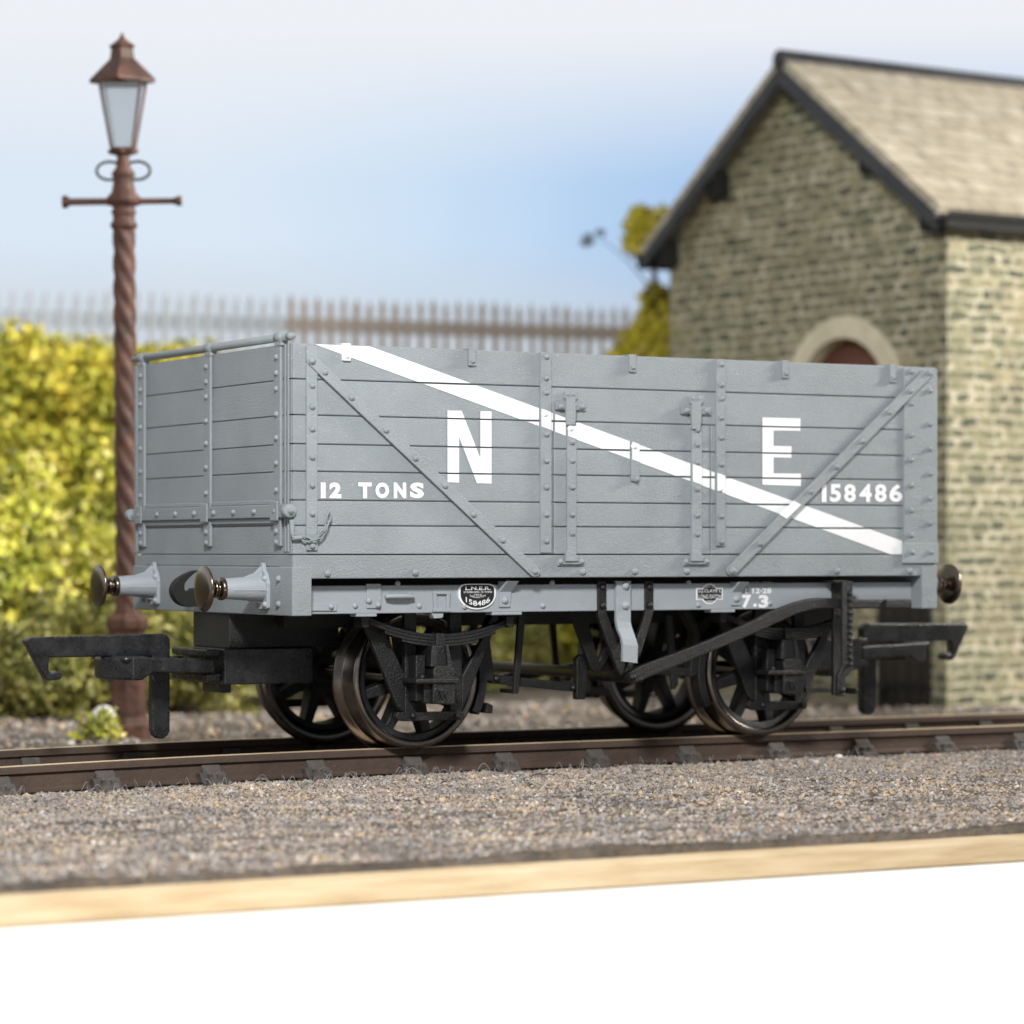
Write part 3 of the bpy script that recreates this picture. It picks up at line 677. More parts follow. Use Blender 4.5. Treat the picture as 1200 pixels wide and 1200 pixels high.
m.build('tie_bar', 'black', ag, .006)
m = MB(); YQ = -1.10
def leafc(t, off):   # t -1..1
    X = 745+t*490; Y = 325+off-(125-(0 if t < 0 else 0))*t*t*(1.0)
    return k1(X, Y)
for i, (hw, th) in enumerate(((.97, 17), (.93, 17), (.72, 17), (.5, 17))):
    o0 = -35+i*21; ts = np.linspace(-hw, hw, 17)
    m.px([leafc(t_, o0) for t_ in ts]+[leafc(t_, o0+th+(3 if i < 3 else 0)) for t_ in ts[::-1]], YQ-.001*i, YQ+.085+.001*i)
for X in (265, 1190): m.px([k1(X-24, 175), k1(X+22, 175), k1(X+24, 245), k1(X-10, 250), k1(X-26, 230)], YQ-.02, YQ+.10)
ls = m.build('leaf_spring', 'black', W, .004)
m = MB(); m.px([k1(*p) for p in ((715, 283), (772, 283), (775, 370), (715, 370))], YQ-.02, YQ+.09); m.build('spring_buckle', 'black', ls, .006)
YA = -1.17; m = MB()
m.px([k1(*p) for p in ((700, 510), (722, 494), (805, 494), (832, 512), (836, 735), (820, 742), (705, 738), (695, 730))], YA, Y1+.005)
m.px([k1(*p) for p in ((690, 362), (715, 362), (720, 420), (718, 505), (682, 500), (684, 420))], YA+.01, Y1); m.px([k1(*p) for p in ((775, 362), (797, 362), (820, 490), (818, 505), (790, 505), (785, 430))], YA+.01, Y1)
m.px([k1(*p) for p in ((714, 362), (776, 362), (792, 504), (716, 504))], YA+.03, Y1)
m.px([k1(*p) for p in ((585, 425), (648, 425), (648, 570), (640, 720), (585, 720))], YA+.08, Y1); m.px([k1(*p) for p in ((640, 600), (700, 600), (700, 735), (640, 735))], YA+.04, Y1)
m.px([k1(*p) for p in ((588, 575), (860, 572), (862, 605), (588, 608))], YA-.012, Y1)
m.rivet(inv(*k1(625, 565), 1, YA+.06), (0, -1, 0), .026, 1.2)
ab = m.build('axlebox', 'black', W, .012)
m = MB(); q0 = inv(*k1(730, 705), 1, YA-.005); q1 = inv(*k1(805, 650), 1, YA-.005)
text_into(m, 'W', q0.x, q1.x, q0.z, q1.z, YA-.006, bold=.03); m.build('cast_letter', 'nem', ab)
# give the cast letter relief
so = W.children
for o in ab.children: md = o.modifiers.new('thick', 'SOLIDIFY'); md.thickness = .012; md.offset = 0
for o in (ag, ls, ab):
    dup(o, W, 2*WX); dup(o, W, 0, math.pi); dup(o, W, -2*WX, math.pi)

# brake gear
def k2(X, Y): return (580+X/5, 680+Y/5)
m = MB(); r0, r1 = .475, .535; q = [R(a) for a in np.linspace(-28, 24, 10)]
m.prism([(-WX+r0*math.cos(a), ZW+r0*math.sin(a)) for a in q]+[(-WX+r1*math.cos(a), ZW+r1*math.sin(a)) for a in q[::-1]], 1, -.80, -.68)
m.prism([(-WX+.52, ZW-.24), (-WX+.58, ZW-.245), (-WX+.585, ZW-.19), (-WX+.54, ZW-.17)], 1, -.79, -.69)
m.prism([(-WX+.53, ZW-.02), (-WX+.59, ZW-.03), (-WX+.59, ZW+.05), (-WX+.56, ZW+.28), (-WX+.66, ZW+.45), (-WX+.60, ZW+.45), (-WX+.51, ZW+.28)], 1, -.785, -.695)
bs = m.build('brake_block', 'black', W, .006)
dup(bs, W, 0, math.pi)
m = MB(); q = [math.pi-a for a in q]
m.prism([(WX+r0*math.cos(a), ZW+r0*math.sin(a)) for a in q]+[(WX+r1*math.cos(a), ZW+r1*math.sin(a)) for a in q[::-1]], 1, -.80, -.68)
m.prism([(WX-.53, ZW-.02), (WX-.59, ZW-.03), (WX-.59, ZW+.05), (WX-.56, ZW+.28), (WX-.66, ZW+.45), (WX-.60, ZW+.45), (WX-.51, ZW+.28)], 1, -.785, -.695)
bs2 = m.build('brake_block', 'black', W, .006); dup(bs2, W, 0, math.pi)
YB = -.78
m = MB(); m.px([k2(-28, 562), k2(-10, 548), (k2(160, 570)), k2(430, 596), k2(560, 612), k2(560, 655), k2(420, 650), k2(160, 622), k2(-10, 606), k2(-28, 592)], YB, YB+.06)
for X, Y in ((10, 578), (458, 630)): m.rivet(inv(*k2(X, Y), 1, YB), (0, -1, 0), .026)
pr = m.build('brake_push_rod', 'black', W, .006); dup(pr, W, 0, math.pi)
m = MB(); m.px([k2(540, 615), k2(660, 630), k2(680, 650), k2(670, 678), k2(540, 668)], YB+.2, YB+.26)
m.px([k2(1065, 510), k2(1170, 515), k2(1185, 545), k2(1165, 570), k2(1060, 560), k2(780, 540), k2(780, 500)], YB+.0, YB+.05); m.build('brake_push_rod', 'black', W, .006)
m = MB(); m.px([k2(145, 150), k2(186, 150), k2(140, 665), k2(108, 665)], YB-.05, YB-.02); m.px([k2(108, 640), k2(140, 640), k2(138, 665), k2(108, 665)], YB-.0495, YB+.14); m.px([k2(145, 150), k2(186, 150), k2(140, 664), k2(108, 664)], YB+.11, YB+.14)
sl = m.build('safety_loop', 'black', W, .005); dup(sl, W, 0, math.pi)
m = MB(); m.px([k2(1005, 200), k2(1040, 200), k2(1078, 610), k2(1060, 640), k2(1040, 640)], YB-.02, YB+.01); m.px([k2(1150, 200), k2(1180, 200), k2(1190, 400), k2(1150, 400)], YB+.2, YB+.25); sl = m.build('safety_loop', 'black', W, .005); dup(sl, W, 0, math.pi)
m = MB(); m.px([k2(480, 460), k2(510, 432), k2(540, 470), k2(546, 610), k2(530, 700), k2(480, 700)], YB-.03, YB+.03); m.px([k2(500, 480), k2(545, 490), k2(545, 600), k2(520, 600)], YB-.04, YB-.028); m.build('brake_link', 'black', W, .006)
YV = SB-.016
m = MB(); m.px([k2(603, 5), k2(655, 5), k2(655, 185), k2(765, 500), k2(745, 565), k2(720, 530), k2(605, 215)], YV, YV+.04); m.px([k2(880, 5), k2(930, 5), k2(930, 190), k2(855, 440), k2(800, 520), k2(740, 560), k2(775, 495), k2(830, 345), k2(880, 200)], YV+.002, YV+.038)
for X, Y in ((633, 40), (633, 148), (908, 38), (908, 145)): m.rivet(inv(*k2(X, Y), 1, YV), (0, -1, 0), .026, .8)
vh = m.build('brake_v_hanger', 'black', W, .006); dup(vh, W, 0, math.pi)
m = MB(); m.px([k2(440, 180), k2(530, 180), k2(612, 480), k2(600, 545), k2(565, 520)], -.90, -.86); m.px([k2(700, 260), k2(735, 300), k2(650, 480), k2(610, 545), k2(590, 520)], -.897, -.863); m.build('inner_v_hanger', 'black', W, .006)
pv = inv(741, 792, 1, YV)
m = MB(); m.lathe([(.001, -.09), (.045, -.09), (.05, -.06), (.05, .5), (.04, .5), (.04, 2.3), (.001, 2.3)], (pv.x, YV, pv.z), 1, 16); m.build('brake_cross_shaft', 'black', W)
# grey door stop
m = MB(); ds = [((713, 5), (797, 5)), ((713, 240), (797, 245)), ((722, 285), (806, 280)), ((745, 340), (830, 350)), ((752, 375), (840, 385)), ((752, 475), (836, 485))]
yy = [-.035, -.035, -.045, -.075, -.085, -.09]
vs = []
for (l, r), dy in zip(ds, yy):
    for (X, Y) in (l, r):
        p = inv(*k2(X, Y), 1, SB+dy); vs.append((p.x, SB+dy, p.z)); 
    for (X, Y) in (r, l):
        p = inv(*k2(X, Y), 1, SB+dy); vs.append((p.x, SB+dy+.032, p.z))
fs = [(0, 3, 2, 1)[::1], tuple(len(vs)-4+i for i in (0, 1, 2, 3))]
for k in range(len(ds)-1):
    for i in range(4): j = (i+1) % 4; fs.append((k*4+i, k*4+j, k*4+4+j, k*4+4+i)[::-1])
m.add(vs, fs)
for X, Y in ((765, 32), (763, 148)): p = inv(*k2(X, Y), 1, SB-.035); m.rivet(p, (0, -1, 0), .030, .8)
m.build('door_stop', 'pale', W, .004, 'pale grey bent door stop')
# brake lever and its guard
YL = -1.325
lev = [(736, 796), (738, 789), (742, 785.5), (754, 779), (768, 774), (820, 754.5), (880, 729), (912, 713.5), (930, 706.5), (949, 701.5), (965, 700.5), (990, 701.5), (1030, 703), (1066, 702), (1069, 704), (1069, 711.5), (1066, 713.5), (1030, 713), (990, 713.5), (965, 713), (952, 714.5), (935, 719), (912, 730), (880, 744.5), (820, 770), (768, 791), (746, 800.5), (740, 801)]
lv = MB(); lv.px(smooth(lev, 1), YL, YL+.045); lv.rivet(inv(741, 793, 1, YL), (0, -1, 0), .030); lvo = lv.build('brake_lever', 'black', W, .010)
m = MB(); m.px([(1038, 702.5), (1069, 702.5), (1069, 713), (1038, 713)], YL-.012, YL+.055); m.build('lever_grip', 'black', lvo, .010)
def k3(X, Y): return (800+X/5.714, 680+Y/5.714)
m = MB(); YG = YL-.03
m.px([k3(*p) for p in ((1068, 0), (1100, 0), (1100, 560), (1060, 640), (1060, 780), (1035, 778), (1035, 640), (1068, 570))], YG, YG+.02)
m.px([k3(*p) for p in ((1098, 5), (1140, 5), (1140, 600), (1092, 655), (1092, 775), (1058, 780), (1058, 640), (1098, 570))], YG+.012, YG+.03)
for Y in range(90, 600, 43): m.rivet(inv(*k3(1120, Y), 1, YG+.012), (0, -1, 0), .018, 1)
m.rivet(inv(*k3(1070, 735), 1, YG), (0, -1, 0), .024, .8)
m.px([k3(*p) for p in ((1010, 20), (1062, 20), (1062, 770), (1010, 770))], YG+.12, YG+.15)
m.px([k3(*p) for p in ((1010, 0), (1100, 0), (1100, 14), (1010, 14))], YG+.001, YG+.149)
lg = m.build('lever_guard', 'black', W, .004)
m = MB(); a = inv(*k3(850, 735), 1, Y1-.02); b = inv(*k3(1062, 735), 1, YG+.03)
m.px([k3(*p) for p in ((830, 716), (1052, 712), (1052, 752), (830, 752))], -1.10, -1.06); m.box(inv(*k3(1036, 735), 1, -1.1).x, inv(*k3(1052, 735), 1, -1.1).x, YG+.035, -1.061, a.z-.02, a.z+.02)
m.build('guard_stay', 'black', W, .005)
# buried underframe centre
m = MB(); m.box(-2.2, 2.2, -.5, -.42, .80, 1.19); m.box(-2.2, 2.2, .42, .5, .80, 1.19); m.box(-.4, .4, -.42, .42, .9, 1.19); m.build('underframe_beam', 'black', W)

# ================================================================== TRACK
def railz(x): return -.0 if x > -1.6 else -.0095*(x+1.6)**2*.45
T = thing('railway_track', 'brown model railway track with bright rail tops under the grey wagon', 'track', (0, 0, -.17))
X0, X1 = -9, 16
def railobj(yc):
    prof = [(-.05, -.165), (.05, -.165), (.05, -.150), (.014, -.135), (.014, -.060), (.036, -.045), (.036, -.008), (.030, -.001), (-.030, -.001), (-.036, -.008), (-.036, -.045), (-.014, -.060), (-.014, -.135), (-.05, -.150)]
    xs = np.arange(X0, X1+.01, .25); m = MB(); n = len(prof); vs = []
    for x in xs:
        for y, z in prof: vs.append((x, yc+y, z+railz(x)+.17))
    fs = []
    for k in range(len(xs)-1):
        for i in range(n): j = (i+1) % n; fs.append((k*n+i, (k+1)*n+i, (k+1)*n+j, k*n+j)[::-1])
    m.add(vs, fs); r = m.build('rail', 'rail', T)
    m = MB(); vs = []
    for x in xs: vs += [(x, yc-.034, railz(x)+.1712), (x, yc+.034, railz(x)+.1712), (x, yc+.034, railz(x)+.1685), (x, yc-.034, railz(x)+.1685)]
    fs = [(3, 2, 1, 0)]
    for k in range(len(xs)-1):
        for i in range(4): j = (i+1) % 4; fs.append((k*4+i, k*4+j, k*4+4+j, k*4+4+i)[::-1])
    m.add(vs, fs); m.build('rail_head', 'railtop', r)
    return r
railobj(-.668); railobj(.668)
cx_ = [-4.22, -3.533, -2.81, -2.073, -1.36, -.667, .05, .80, 1.552, 2.30, 3.03]
cx_ = [-4.22-.71*k for k in range(6, 0, -1)]+cx_+[3.03+.73*k for k in range(1, 12)]
slp = None
for x in cx_:
    if slp is None:
        m = MB(); m.box(-.125, .125, -1.28, 1.28, -.10, 0.0)
        slp = m.build('sleeper', 'sleeper', T, .01)
        for s in (-1, 1):
            m = MB(); yc = s*.668
            m.prism([(yc-.17, -.01), (yc+.17, -.01), (yc+.16, .02), (yc+.085, .035), (yc+.06, .095), (yc+.038, .118), (yc+.03, .09), (yc-.03, .09), (yc-.038, .118), (yc-.06, .095), (yc-.085, .035), (yc-.16, .02)], 0, -.065, .065)
            m.prism([(yc-.14, 0), (yc+.14, 0), (yc+.07, .07), (yc-.07, .07)], 0, -.09, .09)
            for k in (-1, 1): m.box(-.045, -.015, yc+k*.10-.02, yc+k*.10+.02, .02, .06); m.box(.015, .045, yc+k*.10-.02, yc+k*.10+.02, .02, .06)
            m.build('rail_chair', 'chair', slp, .008)
        slp.location = (x, 0, railz(x)); 
    else:
        c = slp.copy(); COL.objects.link(c); c.parent = T; c.location = (x, 0, railz(x))
        for ch in slp.children: d = ch.copy(); COL.objects.link(d); d.parent = c

# ================================================================== GROUND, BOARD, TABLE
def hnoise(x, y):
    return (np.sin(x*3.1+1.3*np.sin(y*2.7))*np.sin(y*3.7+x*1.1)*.5+np.sin(x*7.3+y*5.1)*np.sin(y*8.9-x*3.3)*.3+np.sin(x*17+y*13)*np.sin(y*19-x*11)*.2)
def gz(x, y):
    x = np.asarray(x, float); y = np.asarray(y, float)
    z = -.165-.022*np.clip(-y-1.0, 0, 4)+hnoise(x, y)*(.014+.012*np.clip(-y-1.5, 0, 1))
    z = z-np.where(np.abs(y) < 1.0, .02, 0)-.06*np.clip((y-1.2)/2, 0, 1)+np.where(y > 2, hnoise(x*.6, y*.6)*.05, 0)
    yb = 8.2+np.clip(x-1.5, 0, 6)*.75
    t = np.clip((y-yb)/4.2, 0, 1); z = z+3.1*t*t*(3-2*t)
    z = z+np.where(x < -1.6, -.0095*.45*(x+1.6)**2, 0)*np.clip(1-np.abs(y)/6, 0, 1)
    return z
def grid(xs, ys, name, mat):
    XX, YY = np.meshgrid(xs, ys); ZZ = gz(XX, YY); nx, ny = len(xs), len(ys)
    vs = np.stack([XX.ravel(), YY.ravel(), ZZ.ravel()], 1)
    i = np.arange(nx*ny).reshape(ny, nx); f = np.stack([i[:-1, :-1].ravel(), i[:-1, 1:].ravel(), i[1:, 1:].ravel(), i[1:, :-1].ravel()], 1)
    me = bpy.data.meshes.new(name); me.from_pydata(vs.tolist(), [], f.tolist()); me.update()
    me.polygons.foreach_set('use_smooth', [True]*len(f))
    o = bpy.data.objects.new(name, me); COL.objects.link(o); me.materials.append(M[mat]); return o
YF = -4.88
xs = np.concatenate([np.arange(-20, -7, .5), np.arange(-7, 8, .04), np.arange(8, 30, .5)])
ys = np.concatenate([np.arange(YF, 1.5, .035), np.arange(1.5, 16, .15), np.arange(16, 40, 1.0)])
tag(grid(xs, ys, 'ground', 'ground'), kind='structure')
m = MB(); m.box(-20, 30, -5.14, 40, -.425, -.30); tag(m.build('baseboard', 'wood', None, .012), 'raw pale plywood board edge in front of the grey ballast', 'baseboard')
m = MB(); m.box(-60, 80, -40, 60, -.8, -.43); tag(m.build('table_top', 'table'), kind='structure')
# cut edge of the ballast layer
m = MB(); xe = np.arange(-20, 29.9, .05)
vs = []
for x in xe: vs += [(x, YF, float(gz(x, YF))-.002), (x, YF-.015-.02*random.random(), -.299)]
m.add(vs, [(2*i, 2*i+1, 2*i+3, 2*i+2) for i in range(len(xe)-1)]); tag(m.build('ballast_shoulder', 'ground'), kind='structure')

# loose chippings: nobody could count them
def chips(n, xr, yr, size, name, pw=1.0):
    x = rng.uniform(*xr, n); y = rng.uniform(*yr, n)
    keep = ~((np.abs(np.abs(y)-.668) < .07)); x, y = x[keep], y[keep]; n = len(x)
    s = size[0]*(size[1]/size[0])**(rng.random(n)**pw)
    base = np.array([(1, 0, 0), (0, 1, 0), (-1, 0, 0), (0, -1, 0), (0, 0, 1), (0, 0, -1)], float)
    P = base[None]*rng.uniform(.6, 1.3, (n, 6, 1))+rng.normal(0, .18, (n, 6, 3))
    a = rng.uniform(0, 6.28, n); tl_ = rng.uniform(0, 1.2, n)
    ca, sa = np.cos(a)[:, None], np.sin(a)[:, None]; ct, st = np.cos(tl_)[:, None], np.sin(tl_)[:, None]
    X, Y, Zz = P[..., 0], P[..., 1], P[..., 2]*.8
    Y, Zz = Y*ct-Zz*st, Y*st+Zz*ct; X, Y = X*ca-Y*sa, X*sa+Y*ca
    V = np.stack([X, Y, Zz], -1)*s[:, None, None]+np.stack([x, y, gz(x, y)+s*.25], -1)[:, None, :]
    F = np.array([(0, 1, 4), (1, 2, 4), (2, 3, 4), (3, 0, 4), (1, 0, 5), (2, 1, 5), (3, 2, 5), (0, 3, 5)])
    FF = (F[None]+(np.arange(n)*6)[:, None, None]).reshape(-1, 3)
    return V.reshape(-1, 3), FF
parts = [chips(80000, (-6.3, 6.8), (-4.87, -.7), (.007, .020), '', 1.8), chips(36000, (-6.3, 6.8), (-2.6, -.74), (.005, .012), ''), chips(6000, (-6.3, 6.8), (-.6, .6), (.012, .03), ''), chips(9000, (-5, 9), (.76, 7.5), (.014, .04), ''), chips(500, (-6.3, 6.8), (-4.85, -.74), (.016, .032), '', 2.5)]
vv, ff, o = [], [], 0
for a, b in parts: vv.append(a); ff.append(b+o); o += len(a)
vv = np.concatenate(vv); ff = np.concatenate(ff)
me = bpy.data.meshes.new('ballast'); me.from_pydata(vv.tolist(), [], ff.tolist()); me.update(); me.materials.append(M['stone_bits'])
bo = bpy.data.objects.new('ballast', me); COL.objects.link(bo); tag(bo, 'fine grey and tan ballast chippings strewn on the ground', 'ballast', kind='stuff')
m = MB()
for k in range(170):
    x = random.uniform(-5.2, 4.5); y = random.choice((-.74, -.80, -.9, -1.0, -1.15))-random.random()*.15; z = float(gz(x, y))
    a = random.random()*6.28; L_ = random.uniform(.04, .13); pts = []; hh = random.uniform(.01, .05)
    cu = random.uniform(-2.5, 2.5)
    for i in range(7):
        t_ = i/6; aa = a+cu*t_; pts.append((x, y, z+hh*math.sin(math.pi*t_)*1.3+.006)); x += math.cos(aa)*L_/6; y += math.sin(aa)*L_/6
    m.tube(pts, .0013, 3)
tag(m.build('dust_fibres', 'fluff'), 'pale curly dust fibres caught along the ballast beside the rail', 'dust', kind='stuff')
p = inv(983, 896.5, 1, -.93)
m = MB(); m.lathe([(.001, -.02), (.022, -.016), (.034, 0), (.03, .014), (.016, .024), (.001, .026)], (p.x, -.93, float(gz(p.x, -.93))+.015), 2, 12)
tag(m.build('pebble', 'pebble'), 'small white pebble on the ballast beside the near rail', 'pebble')

# ================================================================== LAMP POST
lp = inv(151, 864, 2, -.22); LX, LY = lp.x, lp.y
LD = (lp-CAM).dot(FW); PXM = LD/F_PX
def lz(v): return 1.30-(v-PY)*PXM
LP = thing('lamp_post', 'rusty brown twisted column lamp post with ladder bar, standing behind the wagon end', 'lamp post', (LX, LY, -.30), -YAW)
LP.rotation_euler.y = R(-.55)
def h(v): return lz(v)+.30
m = MB(); n = 24; vs = []; fs = []; zs = np.linspace(h(735), h(268), 220)
for k, z in enumerate(zs):
    t_ = k/219; r = (.088*(1-t_)+.084*t_); tw = -z*7.5
    for i in range(n):
        a = 2*math.pi*i/n; rr = r*(1+.26*abs(math.cos(2*(a-tw)))-.14); vs.append((rr*math.cos(a), rr*math.sin(a), z))
for k in range(219):
    for i in range(n): j = (i+1) % n; fs.append((k*n+i, k*n+j, (k+1)*n+j, (k+1)*n+i))
m.add(vs, fs, True); m.build('twisted_column', 'rust', LP)
m = MB(); m.lathe([(.19, 0), (.19, h(850)), (.15, h(840)), (.135, h(746)), (.14, h(740)), (.172, h(736)), (.178, h(728)), (.172, h(724)), (.11, h(720)), (.085, h(700))], (0, 0, 0), 2, 8, False); m.build('pedestal', 'rust', LP, .01)
m = MB(); m.lathe([(.085, h(270)), (.11, h(266)), (.11, h(262)), (.09, h(259)), (.09, h(252)), (.105, h(249)), (.09, h(245)), (.085, h(243)), (.12, h(240)), (.14, h(236)), (.13, h(230)), (.10, h(226)), (.085, h(215)), (.09, h(206)), (.10, h(204)), (.06, h(196)), (.05, h(180))], (0, 0, 0), 2, 20); m.build('capital', 'rust', LP)
m = MB(); zb_ = h(236); m.lathe([(.001, -.50), (.05, -.50), (.055, -.47), (.03, -.44), (.028, -.15), (.04, -.1), (.04, .1), (.026, .15), (.024, .40), (.03, .42), (.042, .45), (.042, .475), (.001, .48)], (0, 0, zb_), 0, 12); m.build('ladder_bar', 'rust', LP)
m = MB()
for s in (-1, 1): m.tube([(s*(.115+.105*math.cos(a)), 0, h(200)+.075*math.sin(a)) for a in np.linspace(0, 2*math.pi, 17)[:-1]], .012, 6, True)
m.build('scroll_ring', 'gutter', LP)
m = MB(); ztop = h(180)
m.lathe([(.05, ztop-.02), (.12, ztop), (.13, ztop+.03), (.001, ztop+.031)], (0, 0, 0), 2, 4, False)
def lan(k, z):
    r = k; return [(r, r, z), (-r, r, z), (-r, -r, z), (r, -r, z)]
z0, z1 = ztop+.03, ztop+.58
for a, b in zip(lan(.085, z0), lan(.17, z1)): m.tube([a, b], .012, 6)
for k, z in ((.17, z1), (.085, z0)): q = lan(k, z); m.tube(q, .014, 6, True)
m.lathe([(.27, z1), (.27, z1+.03), (.20, z1+.10), (.10, z1+.20), (.09, z1+.28), (.11, z1+.30), (.03, z1+.36), (.001, z1+.42)], (0, 0, 0), 2, 4, False)
ln = m.build('lantern', 'rust', LP)
gm, gnt, gb = nodes('old_glass'); gb.inputs['Base Color'].default_value = (.85, .88, .9, 1); gb.inputs['Roughness'].default_value = .15; gb.inputs['Transmission Weight'].default_value = .9
m = MB(); q = lan(.083, z0+.01)+lan(.166, z1-.01); m.add(q, [(0, 1, 5, 4), (1, 2, 6, 5), (2, 3, 7, 6), (3, 0, 4, 7)]); go = m.build('lantern_glass', gm, ln)
md = go.modifiers.new('thick', 'SOLIDIFY'); md.thickness = .006

# ================================================================== HOUSE
HB = inv(1110, 836, 2, -.25); HX, HY = HB.x, HB.y
HD = (HB-CAM).dot(FW); HR = R(4)
def hl(u, v):
    """point of the gable face seen at (u, v), in the house's own frame"""
    d = FW+RT*((u-600)/F_PX)+Vector((0, 0, -(v-PY)/F_PX)); nx = Vector((math.cos(HR), math.sin(HR), 0)); o = Vector((HX, HY, -.30))
    p = CAM+d*((o-CAM).dot(nx)/d.dot(nx)); q = p-o
    return Vector((0, -q.x*math.sin(HR)+q.y*math.cos(HR), q.z))
GW = hl(785, 600).y
EZ = 1.30+(PY-243)*HD/F_PX                                              # eaves height
H = thing('stone_house', 'coursed stone building with pale slate roof and arched gable window behind the wagon', 'house', (HX, HY, -.30))
H.rotation_euler.z = HR
ez_ = EZ+.30; HL = 9.0; RISE = 1.62; RZ = ez_+RISE
def uvwall(mb, name, mat, parent, axis, bevel=0):
    o = mb.build(name, mat, parent, bevel); uvl = o.data.uv_layers.new(name='UVMap')
    for p in o.data.polygons:
        for li in p.loop_indices:
            co = o.data.vertices[o.data.loops[li].vertex_index].co
            uvl.data[li].uv = (co.y if abs(p.normal.x) > .5 else co.x+3.37, co.z)
    return o
HM = HD*1.04/F_PX; ay = hl(989, 420).y; AR = 112*HM; ar_in = 86*HM; az = hl(989, 370).z-AR
# gable wall with the arched opening cut through it
oz = 1.3
def arcp(r, n=14): return [(ay+r*math.cos(a), az+r*math.sin(a)) for a in np.linspace(0, math.pi, n)]
inner = [(ay+ar_in, oz)]+arcp(ar_in)+[(ay-ar_in, oz)]
m = MB()
th = .30
# polygons around the opening: left, right, below, above (fan strips)
def gtop(y): return ez_+RISE*(1-abs(y-GW/2)/(GW/2))
cols = [0.0, ay-ar_in]+[ay-ar_in*math.cos(a) for a in np.linspace(0, math.pi, 14)][1:-1]+[ay+ar_in, GW]
cols = sorted(set([round(c, 5) for c in cols]+([GW/2] if True else [])))
for y0, y1 in zip(cols[:-1], cols[1:]):
    mid = (y0+y1)/2
    if abs(mid-ay) < ar_in:
        f_ = lambda y: az+math.sqrt(max(0, ar_in**2-(y-ay)**2))
        m.prism([(y0, f_(y0)), (y1, f_(y1)), (y1, gtop(y1)), (y0, gtop(y0))], 0, 0, th); m.prism([(y0, 0), (y1, 0), (y1, oz), (y0, oz)], 0, 0, th)
    else: m.prism([(y0, 0), (y1, 0), (y1, gtop(y1)), (y0, gtop(y0))], 0, 0, th)
uvwall(m, 'gable_wall', 'stone', H, 1)
m = MB(); m.box(th+.001, HL, .0, th, 0, ez_); uvwall(m, 'long_wall', 'stone', H, 0)
m = MB(); m.box(th+.001, HL, GW-th, GW, 0, ez_); uvwall(m, 'long_wall', 'stone', H, 0)
m = MB(); m.prism([(0, 0), (GW, 0), (GW, ez_), (GW/2, RZ), (0, ez_)], 0, HL+.001, HL+th); uvwall(m, 'gable_wall', 'stone', H, 1)
m = MB(); o_ = arcp(AR); i_ = arcp(ar_in-.004)
m.prism([(ay+AR, oz)]+o_+[(ay-AR, oz)]+[(ay-ar_in+.004, oz)]+i_[::-1]+[(ay+ar_in-.004, oz)], 0, -.05, .12)
win = m.build('arched_window', 'sandstone', H, .01, 'arched window with pale stone surround')
m = MB(); m.prism([(ay+ar_in*.99, oz)]+arcp(ar_in*.99)+[(ay-ar_in*.99, oz)], 0, .14, .18)
for k in range(-3, 4): m.box(.125, .1395, ay+k*ar_in*.27-.012, ay+k*ar_in*.27+.012, oz, az+ar_in*.6)
m.build('boarding', 'doorred', win)
p0, p1 = hl(1092, 800).y, hl(1032, 800).y
m = MB(); m.box(-.05, -.001, p0, p1, .02, 1.15); hd = m.build('hatch_door', 'darkdoor', H, .01)
m = MB(); 
for y_ in np.linspace(p0+.1, p1-.1, 4): m.box(-.058, -.0505, y_-.012, y_+.012, .05, 1.12)
for z_ in (.3, .9): m.box(-.075, -.0585, p0+.03, p1-.03, z_-.03, z_+.03)
m.lathe([(.001, -.03), (.05, -.03), (.05, .0)], (-.075, p1-.12, .25), 0, 12); m.build('strap_hinge', 'gutter', hd)
